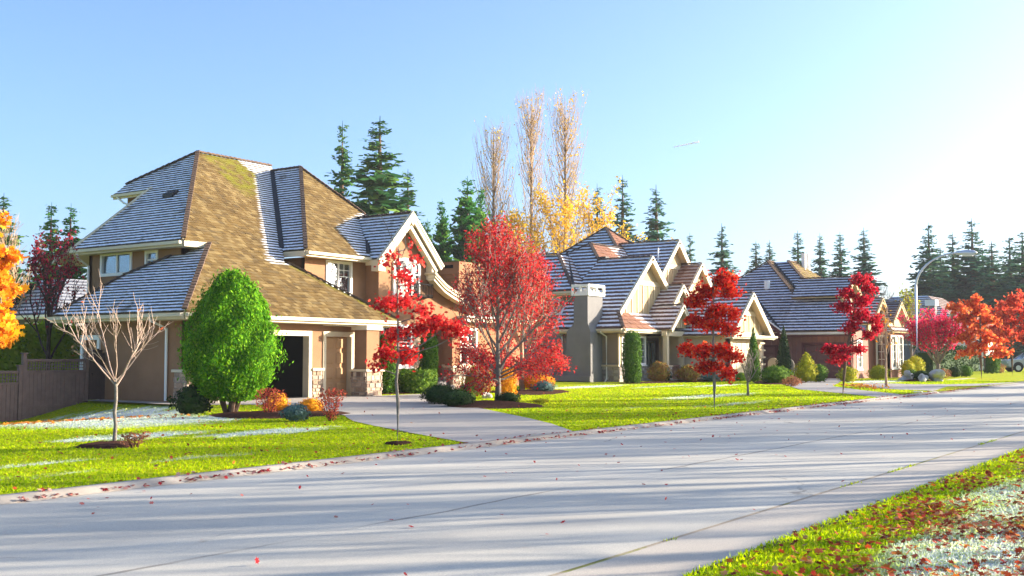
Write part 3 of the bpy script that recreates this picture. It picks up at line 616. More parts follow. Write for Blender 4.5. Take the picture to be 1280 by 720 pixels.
window(H, 'v', 29.3, 33.3, 35.0, 1.25, 2.8, 2, 2, .1, mun=(2, 2, .6)); window(H, 'v', 29.3, 38.45, 39.6, 1.25, 2.75, 2, 2, .09, mun=(2, 2, .6))
def arch(x0, x1, z0, zs, rise, n=10): return [(x0, z0), (x1, z0)] + [((x0 + x1) / 2 + (x1 - x0) / 2 * math.cos(t), zs + rise * math.sin(t)) for t in np.linspace(0, math.pi, n)]
m = MB(); A0 = arch(33.84, 35.56, 4.02, 5.42, .26); A1 = arch(33.96, 35.44, 4.14, 5.36, .22)
for i in range(len(A0)):
    j = (i + 1) % len(A0); q = [A0[i], A0[j], A1[j], A1[i]]; m.prism([(x, 29.22, z) for x, z in q], (0, .078, 0))
for xx in (34.33, 34.7, 35.07): m.box(xx - .05, xx + .05, 29.245, 29.298, 4.14, 5.4)
m.box(33.96, 35.44, 29.245, 29.297, 4.98, 5.04); wd = m.obj('window', 'white', H)
MB().prism([(x, 29.275, z) for x, z in A1], (0, .02, 0)).obj('pane', 'glass', wd)
MB().prism([(x, 29.268, z) for x, z in arch(33.97, 34.65, 4.15, 5.0, .01)], (0, .005, 0)).obj('blind', 'blind', wd)
b = MB(); b.beam((34.75, 28.98, 4.62), (36.1, 28.98, 4.62), .04, .05); b.beam((34.75, 28.98, 4.16), (36.1, 28.98, 4.16), .04, .05); b.beam((34.75, 28.98, 4.62), (34.75, 29.3, 4.62), .04, .05); b.beam((36.1, 28.98, 4.62), (36.1, 29.3, 4.62), .04, .05); b.box(34.75, 36.1, 28.97, 29.299, 4.06, 4.12)
for x in np.linspace(34.75, 36.1, 14): b.beam((x, 28.98, 4.1), (x, 28.98, 4.62), .018, .018)
b.obj('balcony_railing', 'iron', H)
# bargeboards with stacked mouldings, swooping lower eave
rake(H, (32.45, 28.86, 5.42), (34.55, 28.86, 7.56), 'cream', .25, .1); rake(H, (34.55, 28.86, 7.56), (36.62, 28.86, 5.44), 'cream', .25, .1)
MB().beam((34.5, 28.98, 7.42), (36.5, 28.98, 5.4), .14, .16, dz=-.28).obj('soffit_moulding', 'cream', H); MB().beam((34.5, 29.12, 7.4), (36.4, 29.12, 5.46), .16, .12, dz=-.24).obj('soffit_moulding', 'cream', H); MB().beam((34.6, 29.05, 7.4), (32.6, 29.05, 5.4), .3, .1, dz=-.22).obj('soffit_moulding', 'cream', H)
bx(H, 'gable_peak', 'cream', 34.3, 34.8, 28.92, 29.29, 6.95, 7.36); MB().prism([(34.55, 28.79, 7.62), (34.3, 28.79, 7.3), (34.55, 28.79, 7.0), (34.8, 28.79, 7.3)], (0, .13, 0)).obj('gable_peak', 'cream', H); bx(H, 'corbel', 'cream', 36.0, 36.2, 28.96, 29.29, 4.85, 5.5); bx(H, 'corbel', 'cream', 32.55, 32.95, 28.9, 29.3, 5.0, 5.34)
SW = [(35.95, 5.1), (36.25, 4.9), (36.7, 4.62), (37.2, 4.42), (37.75, 4.25), (38.4, 4.1), (39.1, 4.0), (39.6, 3.97)]
m = MB()
for (x0, z0), (x1, z1) in zip(SW[:-1], SW[1:]): m.prism([(x0, 28.8, z0 - .3), (x1, 28.8, z1 - .3), (x1, 28.8, z1 - .16), (x0, 28.8, z0 - .16)], (0, .36, 0)); m.prism([(x0, 28.74, z0 - .155), (x1, 28.74, z1 - .155), (x1, 28.74, z1 - .05), (x0, 28.74, z0 - .05)], (0, .4, 0))
m.obj('bargeboard', 'cream', H)
for i, ((x0, z0), (x1, z1)) in enumerate(zip(SW[:-1], SW[1:])): roof(H, [(x0, 28.7, z0 + .06), (x1, 28.7, z1 + .06), (x1, 35, z1 + .06), (x0, 35, z0 + .06)], 'shakes', .2, frost=.35 * (i > 2), seed=20 + i, thick=.1)
fascia(H, (39.6, 28.9, 3.98), (39.6, 35, 3.98), gut=False)
bx(H, 'cornice', 'cream', 38.3, 40.6, 28.95, 29.29, 3.12, 3.3); bx(H, 'cornice', 'white', 38.2, 40.7, 28.85, 29.29, 3.301, 3.38); bx(H, 'wall', 'stucco', 39.61, 44, 29.8, 35, G0, 3.3)
roof(H, [(39.4, 29.2, 3.4), (44.4, 29.2, 3.4), (44.4, 32.6, 5.2), (39.4, 32.6, 5.2)], 'shakes', .2, seed=31, frost=.2); fascia(H, (39.4, 29.18, 3.36), (44.4, 29.18, 3.36))
# entry: stone piers, steps, wainscot
stones(H, 'v', 29.3, 35.12, 35.6, .15, 2.9, seed=33); stones(H, 'v', 29.3, 37.17, 39.9, .15, 1.15, seed=34, mat='stone_grey'); bx(H, 'stone_cap', 'cream', 37.12, 39.95, 29.16, 29.299, 1.153, 1.24)
bx(H, 'pier', 'stucco', 37.15, 37.75, 28.75, 29.29, 1.2, 3.05); bx(H, 'pier_base', 'mortar', 37.1, 37.8, 28.7, 29.27, .1, 1.11); stones(H, 'v', 28.7, 37.08, 37.82, .12, 1.11, seed=35); stones(H, 'u', 37.1, 28.68, 29.25, .12, 1.11, seed=36); bx(H, 'stone_cap', 'cream', 37.03, 37.87, 28.6, 29.15, 1.112, 1.19)
for i in range(3): bx(H, 'step', 'stucco_grey', 35.7, 37.08, 28.55 + i * .3, 31.1, .1, .36 + i * .16)
bx(H, 'low_stone', 'concrete', 31.2, 32.0, 28.2, 28.7, .1, .48)
for q in set(H.children) - bay0: q.location = (.65, .55, .08)   # the bay stands a little further back than first laid out
# chimney and roof vent
m = MB(); m.box(41.1, 42.9, 31.5, 32.4, 3, 5.1); m.obj('chimney', 'stucco', H)
for i, (e_, z0, z1) in enumerate(((.04, 5.1, 5.32), (.1, 5.322, 5.52), (.16, 5.522, 6.1))): bx(H, 'chimney_band', 'stucco', 41.1 - e_, 42.9 + e_, 31.5 - e_, 32.4 + e_, z0, z1)
bx(H, 'chimney_vent', 'dark_room', 42.3, 42.8, 31.33, 31.345, 5.8, 5.95); bx(H, 'chimney_vent', 'dark_room', 40.925, 40.938, 31.7, 32.2, 5.8, 5.95)
vent = MB(); vent.prism([(27.75, 35.35, 7.75), (28.05, 35.35, 8.06), (28.05, 35.35, 8.2), (27.75, 35.35, 8.05)], (0, .6, 0)); vent.obj('roof_vent', 'rubber_dark', H)
# ------------------------------------------------------------------ the grey gabled house
def gable(parent, u0, ua, u1, v, z0, za, z1, mat='gable_tan', base=None, t=.15, name='gable_wall'):
    """gable wall in a plane of constant v: feet at (u0,z0),(u1,z1), apex (ua,za); base = height it stands on"""
    p = [(u0, v, z0), (ua, v, za), (u1, v, z1)]
    if base is not None: p += [(u1, v, base), (u0, v, base)]
    return MB().prism(p[::-1], (0, t, 0)).obj(name, mat, parent)
def battens(parent, u0, ua, u1, v, z0, za, z1, base, n, band=None, mat='cream2', bw=.07):
    zt = lambda x: (z0 + (za - z0) * (x - u0) / (ua - u0) if x < ua else z1 + (za - z1) * (u1 - x) / (u1 - ua)) - .1
    for x in np.linspace(u0, u1, n + 2)[1:-1]:
        top = min(zt(x), band if band else 99)
        if top - base > .12: MB().box(x - bw / 2, x + bw / 2, v - .04, v - .002, base, top).obj('batten', mat, parent)
    if band: 
        xa = u0 + (ua - u0) * (band - z0) / (za - z0); xb = u1 - (u1 - ua) * (band - z1) / (za - z1)
        MB().box(xa, xb, v - .05, v - .002, band, band + .26).obj('gable_band', mat, parent)
def gable_roof(parent, ua, za, v0, v1, hl, hr, k, mat, fl=1, fr=0, exp=.33, seed=1, kr=None, rk='cream', wd=(.28, .32)):
    kr = kr or k
    roof(parent, [(ua - hl, v0, za - k * hl), (ua, v0, za), (ua, v1, za), (ua - hl, v1, za - k * hl)], mat, exp, wd, frost=fl, seed=seed, t=.045)
    roof(parent, [(ua, v0, za), (ua + hr, v0, za - kr * hr), (ua + hr, v1, za - kr * hr), (ua, v1, za)], mat, exp, wd, frost=fr, seed=seed + 50, t=.045)
    caps(parent, (ua, v0, za), (ua, v1, za), 'caps_dark', .24, .33, seed)
    if rk:
        rake(parent, (ua - hl - .05, v0 - .03, za - k * hl - .05), (ua, v0 - .03, za + .03), rk, .26, .09); rake(parent, (ua, v0 - .03, za + .03), (ua + hr + .05, v0 - .03, za - kr * hr - .05), rk, .26, .09)
T = dict(mat='tiles', exp=.33, width=(.28, .32), t=.05)
H = thing('house', (57, 31, .2), 'grey house with many cream gables, frosted tile roof and white capped chimney', 'house')
PCEN = np.array((58., 33., 3.)); G0 = .15; k = .84; zg = lambda u: 3.2 + k * (u - 52); p3 = lambda f, *q: [(a_, b_, f(a_)) for a_, b_ in q]; pv = lambda f, *q: [(a_, b_, f(b_)) for a_, b_ in q]
roof(H, p3(zg, (52, 28.8), (53.1, 29.7), (53.1, 33.25), (52, 33.1)), frost=1, seed=41, **T); roof(H, p3(zg, (53.1, 29.7), (57, 29.7), (57, 33.1), (54.8, 33.6), (53.1, 33.25)), frost=1, seed=42, **T)
roof(H, p3(zg, (57, 33.1), (58.4, 34.6), (57.6, 35.8), (54.8, 33.6)), frost=1, seed=43, **T)
roof(H, p3(lambda u: 7.4 - k * (u - 57), (57, 29.7), (60, 29.7), (60, 33.1), (57, 33.1)), frost=.3, seed=44, **T)
zn = lambda v: 8.57 - k * (34.6 - v); roof(H, pv(zn, (56.9, 33.1), (61.2, 33.1), (62.6, 34.6), (58.4, 34.6)), frost=lambda u, v: (u > 60.6) * .8, seed=45, **T)
zm = lambda v: 10.3 - k * (37 - v); roof(H, pv(zm, (61.8, 34.3), (67.2, 34.3), (64.5, 37)), frost=0, seed=46, **T)
zmu = lambda u: 10.3 - k * (64.5 - u); roof(H, p3(zmu, (64.5, 37), (61.8, 34.3), (58.4, 37.0), (58.4, 43.1)), frost=1, seed=47, **T)
roof(H, [(64.5, 37, 10.3), (67.2, 34.3, 8.0), (70.5, 35, 5.2), (70.5, 43, 5.2)], 'tiles', cover=False); roof(H, [(64.5, 37, 10.3), (70.5, 43, 5.2), (58.4, 43.1, 5.2)], 'tiles', cover=False)
zk = lambda u: 5.4 + k * (u - 53.2); roof(H, p3(zk, (53.2, 32.6), (56, 35.4), (56.1, 37.2), (53.2, 40.1)), frost=1, seed=48, **T)
roof(H, pv(lambda v: 5.4 + k * (v - 32.6), (53.2, 32.6), (58.5, 32.6), (58.5, 35.4), (56, 35.4)), frost=.8, seed=49, **T); roof(H, [(53.2, 40.1, 5.4), (56.1, 37.2, 7.8), (62, 37.2, 7.8), (62, 40.1, 5.4)], 'tiles', cover=False)
roof(H, pv(lambda v: 3.2 + .82 * (v - 28.8), (52, 28.8), (56.6, 28.8), (57.5, 29.9), (53.3, 29.9)), frost=lambda u, v: (u > 54.6 + (29.9 - v) * .9) * .9, seed=51, **T)
for i, (p, q) in enumerate([((52, 28.8, 3.2), (53.1, 29.7, 4.12)), ((58.4, 34.6, 8.57), (56.9, 33.1, 7.35)), ((58.4, 34.6, 8.57), (62.6, 34.6, 8.57)), ((64.5, 37, 10.3), (61.8, 34.3, 8.05)), ((64.5, 37, 10.3), (67.2, 34.3, 8.05)), ((64.5, 37, 10.3), (58.4, 43.1, 5.2)), ((53.2, 32.6, 5.4), (56, 35.4, 7.75)), ((56, 35.4, 7.78), (56.1, 37.2, 7.82)), ((53.2, 40.1, 5.4), (56.1, 37.2, 7.8)), ((57.6, 35.8, 7.95), (58.4, 34.6, 8.57))]): caps(H, p, q, 'caps_dark', .2, .33, i)
MB().beam((53.3, 32.65, 5.55), (57.55, 35.75, 8.0), .16, .03).obj('valley_flashing', 'rubber_dark', H)
rake(H, (51.95, 33.12, 3.2), (54.8, 33.65, 5.6), 'white', .2, .06)
rake(H, (52.95, 29.62, 3.98), (57, 29.62, 7.45), 'cream', .26, .09); rake(H, (57, 29.62, 7.45), (60.05, 29.62, 4.86), 'cream', .26, .09); caps(H, (57, 29.7, 7.4), (57, 33.1, 7.4), 'caps_dark', .24, .33, 52)
gable(H, 53.2, 57, 59.9, 30.0, 4.2, 7.3, 4.9, base=3.6); battens(H, 53.2, 57, 59.9, 30.0, 4.2, 7.3, 4.9, 4.0, 9, 5.75)
gable_roof(H, 63.9, 9.05, 31.3, 35.6, 4.2, 2.6, .92, 'tiles', 1, .2, seed=53); gable(H, 60.4, 63.9, 66.5, 31.7, 5.8, 8.9, 6.6, base=5.0); battens(H, 60.4, 63.9, 66.5, 31.7, 5.8, 8.9, 6.6, 5.2, 8, 7.25)
gable_roof(H, 65.1, 7.6, 30.3, 33.5, 2.7, 2.4, .9, 'tiles', .3, .2, seed=54); gable(H, 62.6, 65.1, 67.3, 30.6, 5.3, 7.45, 5.5, base=4.6); battens(H, 62.6, 65.1, 67.3, 30.6, 5.3, 7.45, 5.5, 4.8, 6)
gable_roof(H, 59.15, 5.85, 28.75, 31.6, 2.6, 1.6, .9, 'tiles', .75, .2, seed=55); gable(H, 57.0, 59.15, 60.5, 29.0, 3.9, 5.7, 4.5, base=3.2); battens(H, 57.0, 59.15, 60.5, 29.0, 3.9, 5.7, 4.5, 3.9, 3)
gable_roof(H, 57.72, 4.6, 28.05, 29.6, 1.55, 1.6, .9, 'tiles', .9, .2, seed=56); gable(H, 56.4, 57.72, 59.0, 28.3, 3.3, 4.45, 3.3); battens(H, 56.4, 57.72, 59.0, 28.3, 3.3, 4.45, 3.3, 3.3, 4)
roof(H, pv(lambda v: 3.05 + .8 * (v - 28.2), (59.3, 28.2), (64.5, 28.2), (66.5, 30.9), (60, 30.9)), frost=.25, seed=57, **T)
gable_roof(H, 61.1, 5.35, 25.2, 30.5, 3.1, 3.1, .8, 'tiles', .9, .1, seed=58); gable(H, 58.5, 61.1, 63.7, 25.6, 3.2, 5.2, 3.2, base=3.105); battens(H, 58.5, 61.1, 63.7, 25.6, 3.2, 5.2, 3.2, 3.15, 6, 4.05)
fascia(H, (57.9, 25.12, 2.9), (64.4, 25.12, 2.9)); bx(H, 'eave_return', 'cream', 57.95, 64.35, 25.2, 25.58, 2.68, 2.78)
wallo(H, 'v', 25.6, 58.5, 63.7, G0, 3.1, [(59.0, 62.9, G0 - 1, 2.5)], .2, 'stucco_cream'); gdoor(H, 'v', 25.75, 59.0, 62.9, .3, 2.5, 'cream2', 4, 5); wallo(H, 'u', 58.5, 25.6, 30, G0, 3.1, (), .2, 'stucco_cream'); wallo(H, 'u', 63.7, 25.6, 30, G0, 3.1, (), .2, 'stucco_cream', sgn=-1)
for i, x in enumerate(np.arange(1.15, 2.9, .42)): bx(H, 'siding_course', 'cream2', 62.95, 63.75, 25.52, 25.598, x, x + .1)
# side wall, siding, stone, chimney
fascia(H, (51.96, 28.8, 3.17), (51.96, 33.1, 3.17)); fascia(H, (52, 28.76, 3.17), (56.3, 28.76, 3.17)); fascia(H, (53.16, 32.6, 5.36), (53.16, 40.1, 5.36)); fascia(H, (59.3, 28.16, 3.02), (64.5, 28.16, 3.02))
bx(H, 'soffit', 'cream2', 52.05, 52.62, 29.0, 33.0, 2.93, 2.97); bx(H, 'soffit', 'cream2', 52.05, 56.3, 28.82, 29.42, 2.93, 2.965); bx(H, 'soffit', 'cream2', 53.2, 53.82, 32.8, 40, 5.12, 5.16)
wallo(H, 'u', 52.6, 29.4, 33.0, G0, 3.0, (), .2, 'stucco_grey'); wallo(H, 'u', 53.8, 33.0, 39.6, G0, 5.2, [(33.95, 34.7, 4.2, 5.05), (36.5, 37.4, 4.2, 5.05)], .2, 'stucco_grey')
window(H, 'u', 53.8, 33.95, 34.7, 4.2, 5.05, 1, 2, .1, blind='blind'); window(H, 'u', 53.8, 36.5, 37.4, 4.2, 5.05, 2, 1, .1)
m = MB()
for z in np.arange(1.3, 2.9, .16): m.prism([(52.6, 29.42, z), (52.555, 29.42, z), (52.585, 29.42, z + .16), (52.6, 29.42, z + .16)], (0, 1.5, 0))
m.obj('siding', 'siding', H, kind='stuff'); bx(H, 'corner_board', 'cream2', 52.53, 52.66, 29.34, 29.42, 1.2, 2.95)
stones(H, 'u', 52.6, 29.4, 30.9, .2, 1.12, 'stone_grey', (.22, .5), (.14, .26), seed=61); bx(H, 'stone_cap', 'cream2', 52.47, 52.598, 29.33, 30.92, 1.123, 1.22); stones(H, 'v', 29.4, 52.6, 55.9, .2, 1.12, 'stone_grey', (.22, .5), (.14, .26), seed=62)
wallo(H, 'v', 29.4, 52.6, 55.9, G0, 3.0, [(53.0, 53.9, 1.2, 2.7), (54.6, 55.6, 1.2, 2.7)], .2, 'gable_tan'); window(H, 'v', 29.4, 53.0, 53.9, 1.3, 2.7, 1, 1, .1, mun=(3, 4), blind='blind'); window(H, 'v', 29.4, 54.6, 55.6, 1.3, 2.7, 1, 1, .1, mun=(2, 4), blind='curtain')
ch = [(30.33, G0), (31.83, G0), (31.83, 3.0), (31.38, 3.45), (31.38, 4.95), (30.5, 4.95), (30.5, 3.45), (30.33, 3.0)]
MB().prism([(51.2, v, z) for v, z in ch], (.72, 0, 0)).obj('chimney', 'stucco_grey', H); bx(H, 'chimney', 'stucco_grey', 51.921, 52.8, 30.5, 31.38, 3.2, 4.95); bx(H, 'chimney', 'stucco_grey', 51.921, 52.598, 30.4, 31.76, G0, 2.9); bx(H, 'chimney_collar', 'white', 51.12, 52.9, 30.4, 31.48, 4.95, 5.14)
m = MB(); m.box(51.12, 52.9, 30.4, 31.48, 5.42, 5.56)
for (uu, vv) in ((51.12, 30.4), (51.12, 30.88), (51.12, 31.36), (52.78, 30.4), (52.78, 31.36), (51.95, 30.4)): m.box(uu, uu + .12, vv, vv + .12, 5.14, 5.42)
m.box(51.4, 52.7, 30.6, 31.3, 5.14, 5.3); m.obj('chimney_cap', 'white', H)
bx(H, 'base_ledge', 'stucco_grey', 50.98, 51.195, 30.25, 32.6, .33, .62); bx(H, 'base_ledge', 'stucco_grey', 51.197, 52.598, 31.835, 32.6, .33, .62)
spout(H, [(51.88, 30.1, 3.05), (51.9, 30.1, 2.95), (52.5, 30.1, 2.75), (52.5, 30.1, .45), (52.3, 30.1, .3)]); spout(H, [(51.9, 33.0, 3.0), (52.53, 32.95, 2.8), (52.53, 32.95, .6)])
# porch: columns on stone piers, back wall with door and windows, railing
for (u, v) in ((56.15, 28.35), (58.1, 28.35), (60.0, 28.35), (62.0, 28.35)):
    bx(H, 'column_base', 'mortar', u - .22, u + .22, v - .22, v + .22, G0, 1.1); stones(H, 'v', v - .22, u - .24, u + .24, .2, 1.1, 'stone_grey', seed=int(u * 10)); stones(H, 'u', u - .22, v - .24, v + .24, .2, 1.1, 'stone_grey', seed=int(u * 11)); bx(H, 'column_cap', 'cream2', u - .3, u + .3, v - .3, v + .3, 1.101, 1.17)
    bx(H, 'column', 'cream2', u - .13, u + .13, v - .13, v + .13, 1.17, 2.82)
bx(H, 'porch_beam', 'cream2', 55.9, 64.3, 28.2, 28.5, 2.82, 3.1)
wallo(H, 'v', 31.0, 55.9, 66, G0, 4.6, [(56.6, 57.6, .3, 2.5), (58.6, 59.8, 1.0, 2.5), (61, 62.6, 1.0, 2.5)], .2, 'gable_tan'); bx(H, 'front_door', 'siding', 56.6, 57.6, 31.08, 31.14, .3, 2.5); window(H, 'v', 31.0, 58.6, 59.8, 1.0, 2.5, 2, 1, .1); window(H, 'v', 31.0, 61, 62.6, 1.0, 2.5, 2, 1, .1)
wallo(H, 'u', 55.9, 29.4, 31, G0, 3.0, (), .2, 'siding', sgn=-1)
b = MB()
for (x0, x1) in ((56.4, 57.85), (58.35, 59.75), (60.25, 61.75)):
    b.beam((x0, 28.35, 1.15), (x1, 28.35, 1.15), .06, .07); b.beam((x0, 28.35, .42), (x1, 28.35, .42), .05, .06)
    for x in np.arange(x0 + .1, x1, .14): b.beam((x, 28.35, .42), (x, 28.35, 1.15), .035, .035)
b.obj('porch_railing', 'brown_siding', H); bx(H, 'porch_floor', 'concrete', 55.95, 64, 28.4, 31, G0, .36)
for (u, v, z, h) in ((59.3, 31.2, 6.2, 1.0), (62.4, 32.0, 7.6, .9)): MB().tube([(u, v, z - .4), (u, v, z + h)], .06, 8).obj('vent_pipe', 'steel', H)
MB().box(57.0, 57.4, 32.7, 33.2, 7.2, 7.6).obj('roof_vent', 'rubber_dark', H)

# ------------------------------------------------------------------ the brown board and batten house
T = dict(mat='tiles_brown', exp=.3, width=(.26, .32), t=.045)
H = thing('house', (72, 25, .3), 'brown board and batten house with maroon trim and two garage doors', 'house')
PCEN = np.array((74., 27., 3.)); G0 = .2; k = .84; z3 = lambda u: 3.25 + k * (u - 67.3)
roof(H, p3(z3, (67.3, 21.3), (70.0, 22.3), (70.0, 27.0), (67.3, 25.9)), frost=1, seed=71, **T)
roof(H, p3(z3, (67.3, 25.9), (70.0, 25.85), (73.2, 29.05), (69.0, 33.5), (67.3, 33.5)), frost=.9, seed=72, **T)
roof(H, pv(lambda v: 8.25 - k * (29.05 - v), (70.0, 25.85), (75.0, 25.85), (75, 29.05), (73.2, 29.05)), seed=73, moss=.3, **T)
roof(H, p3(lambda u: 8.28 - k * (74.3 - u), (74.3, 28.0), (74.3, 29.05), (71.1, 25.9), (71.1, 24.8)), frost=.9, seed=74, **T)
roof(H, pv(lambda v: 8.28 - k * (28 - v), (71.1, 24.8), (80.6, 24.8), (76.2, 28), (74.3, 28)), seed=75, moss=.7, **T)
roof(H, [(76.2, 28, 8.28), (80.6, 24.8, 5.6), (80.6, 33, 5.6), (76.2, 30, 8.28)], 'tiles_brown', cover=False); roof(H, [(69.0, 33.5, 4.6), (73.2, 29.05, 8.25), (76.2, 30, 8.28), (80.6, 33.5, 5.0)], 'tiles_brown', cover=False)
for i, (p, q) in enumerate([((73.2, 29.05, 8.25), (70, 25.85, 5.56)), ((74.3, 28, 8.28), (71.1, 24.8, 5.6)), ((74.3, 28, 8.28), (76.2, 28, 8.28)), ((73.2, 29.05, 8.25), (74.3, 29.05, 8.25)), ((73.2, 29.05, 8.25), (69.0, 33.5, 4.7)), ((70.0, 22.3, 5.5), (70.0, 25.85, 5.52))]): caps(H, p, q, 'caps', .2, .3, i)
MB().beam((71.2, 25.95, 5.75), (74.2, 29.0, 8.3), .16, .03).obj('valley_flashing', 'rubber_dark', H); MB().beam((67.4, 26.0, 3.4), (70.5, 29.2, 6.05), .16, .03).obj('valley_flashing', 'rubber_dark', H)
fascia(H, (67.26, 21.3, 3.2), (67.26, 25.9, 3.2), 'white', .12); bm_(H, 'fascia', 'maroon_trim', (67.3, 21.3, 3.02), (67.3, 26.3, 3.02), .06, .24)
# left garage gable facing along the street
zr = lambda v: 3.0 + .78 * (v - 25.8)
MB().prism([(67.9, 25.9, G0), (67.9, 31.5, G0), (67.9, 31.5, 3.0), (67.9, 28.7, zr(28.5)), (67.9, 25.9, 3.0)], (.2, 0, 0)).obj('gable_wall', 'brown_siding', H)
MB().beam((67.25, 25.75, 3.05), (67.25, 28.9, zr(28.9)), .1, .24).obj('bargeboard', 'maroon_trim', H); MB().beam((67.2, 25.7, 3.2), (67.2, 28.9, zr(28.9) + .14), .16, .06).obj('moulding', 'white', H); MB().beam((67.25, 28.9, zr(28.9)), (67.25, 31.8, 3.2), .1, .24).obj('bargeboard', 'maroon_trim', H)
wallo(H, 'u', 68.0 - .2, 21.6, 25.9, G0, 3.15, [(22.15, 24.6, G0 - 1, 2.4)], .2, 'brown_siding')
for v in np.arange(21.7, 25.9, .34): MB().box(67.75, 67.798, v - .03, v + .03, 2.5 if 22.0 < v < 24.75 else .3, 2.98).obj('batten', 'brown_siding', H)
for v in np.arange(26.1, 28.6, .34): MB().box(67.85, 67.898, v - .03, v + .03, 2.4 if 26.35 < v < 28.6 else .3, zr(v) - .02).obj('batten', 'brown_siding', H)
gdoor(H, 'u', 67.9, 22.15, 24.6, .3, 2.4, 'garage_brown', 4, 3); m = MB(); m.box(67.74, 67.92, 22.02, 22.156, .3, 2.54); m.box(67.74, 67.92, 24.594, 24.73, .3, 2.54); m.box(67.74, 67.92, 22.156, 24.594, 2.394, 2.54); m.obj('door_trim', 'maroon_trim', H)
gdoor(H, 'u', 67.84, 26.5, 28.4, .3, 2.25, 'garage_brown', 4, 3); m = MB(); m.box(67.8, 67.895, 26.37, 26.5, .3, 2.4); m.box(67.8, 67.895, 28.4, 28.53, .3, 2.4); m.box(67.8, 67.895, 26.5, 28.4, 2.26, 2.4); m.obj('door_trim', 'maroon_trim', H)
stones(H, 'u', 67.8, 25.0, 25.85, .25, .95, 'stone_grey', seed=77)
spout(H, [(67.3, 26.2, 3.0), (67.7, 26.15, 2.75), (67.72, 26.15, .4)], 'maroon_trim'); spout(H, [(67.2, 21.45, 3.0), (67.75, 21.5, 2.75), (67.75, 21.5, .4)], 'maroon_trim')
# street-side gables and bay window
gable_roof(H, 70.7, 6.75, 22.3, 25.9, 1.5, 2.2, k, 'tiles_brown', .9, .2, .3, 78, rk='gable_tan'); gable(H, 69.4, 70.7, 72.7, 22.6, 5.5, 6.6, 4.9, base=4.0)
wallo(H, 'v', 21.6, 67.9, 76.5, G0, 3.3, [(68.9, 69.7, 1.0, 2.6)], .2, 'brown_siding'); window(H, 'v', 21.6, 68.9, 69.7, 1.0, 2.6, 1, 1, .12, mun=(3, 5), blind='blind')
gable_roof(H, 72.3, 5.4, 21.0, 25, 2.3, 1.8, .72, 'tiles_brown', .9, .2, .3, 79, rk='gable_tan'); gable(H, 70.3, 72.3, 73.9, 21.3, 4.0, 5.3, 4.2, 'gable_tan', base=2.9)
gable_roof(H, 74.0, 5.2, 20.3, 24, 1.9, 1.9, .68, 'tiles_brown', .4, .2, .3, 80, rk='gable_tan'); gable(H, 72.3, 74.0, 75.7, 20.6, 4.0, 5.1, 4.0, 'gable_tan', base=3.6)
roof(H, [(71.9, 20.2, 3.3), (76.1, 20.2, 3.3), (75.4, 20.75, 3.75), (72.6, 20.75, 3.75)], 'tiles_brown', .3, (.26, .32), frost=.5, seed=81)
wallo(H, 'v', 20.6, 72.3, 75.7, G0, 3.3, [(72.75, 73.7, 1.0, 2.95), (74.2, 75.3, 1.0, 2.95)], .2, 'brown_siding'); wallo(H, 'u', 72.3, 20.6, 21.6, G0, 3.3, [(20.85, 21.35, 1.0, 2.95)], .2, 'brown_siding'); window(H, 'v', 20.6, 72.75, 73.7, 1.0, 2.95, 2, 1, .1, mun=(1, 4), blind='blind'); window(H, 'v', 20.6, 74.2, 75.3, 1.0, 2.95, 2, 1, .1, mun=(1, 4), blind='blind'); window(H, 'u', 72.3, 20.85, 21.35, 1.0, 2.95, 1, 1, .09, mun=(2, 4))
wallo(H, 'u', 75.7, 20.6, 24, G0, 3.3, (), .2, 'brown_siding', sgn=-1)
for i, (u, v) in enumerate(((76.3, 27.6), (77.1, 27.6))): MB().tube([(u, v, 7.5), (u, v, 9.0)], .16, 10).obj('flue_pipe', 'white', H); 
MB().tube([(70.9, 28.2, 6.0), (70.9, 28.2, 6.75)], .2, 10).obj('vent_pipe', 'white', H)

# ------------------------------------------------------------------ houses further off
H = thing('house', (116, 29, .4), 'distant hipped grey roofed house with a white capped chimney behind the lamp post', 'house'); PCEN = np.array((120., 31, 3.))
bx(H, 'wall', 'stucco_grey', 113, 128, 25, 38, .2, 3.9); T = dict(mat='tiles_brown', exp=.35, width=(.5, .6), t=.05)
roof(H, [(112.4, 24.4, 3.9), (117.5, 29.5, 7.9), (117.5, 33, 7.9), (112.4, 38.6, 3.9)], frost=.9, seed=91, **T); roof(H, [(112.4, 24.4, 3.9), (128.6, 24.4, 3.9), (123.5, 29.5, 7.9), (117.5, 29.5, 7.9)], seed=92, frost=.2, **T); roof(H, [(128.6, 24.4, 3.9), (128.6, 38.6, 3.9), (123.5, 33, 7.9), (123.5, 29.5, 7.9)], 'tiles', cover=False); roof(H, [(112.4, 38.6, 3.9), (117.5, 33, 7.9), (123.5, 33, 7.9), (128.6, 38.6, 3.9)], 'tiles', cover=False)
fascia(H, (112.3, 24.4, 3.85), (112.3, 38.6, 3.85), 'white'); fascia(H, (112.4, 24.3, 3.85), (128.6, 24.3, 3.85), 'white')
for (a0, a1) in ((26.2, 27.4), (30, 31.5), (34, 35.2)): window(H, 'u', 113, a0, a1, 1.3, 2.8, 2, 1, .12, blind='curtain')
bx(H, 'chimney', 'stucco_grey', 113.7, 114.6, 27.9, 28.7, 3.6, 6.7); bx(H, 'chimney_cap', 'white', 113.6, 114.7, 27.8, 28.8, 6.7, 7.3)
H = thing('house', (109, 24, .4), 'distant white gabled house wing half hidden behind the magenta tree', 'house'); PCEN = np.array((111., 24, 3.))
MB().prism([(107.6, 22.0, .3), (107.6, 25.4, .3), (107.6, 25.4, 3.6), (107.6, 24.4, 6.2), (107.6, 22.0, 4.2)], (4.2, 0, 0)).obj('wall', 'white', H)
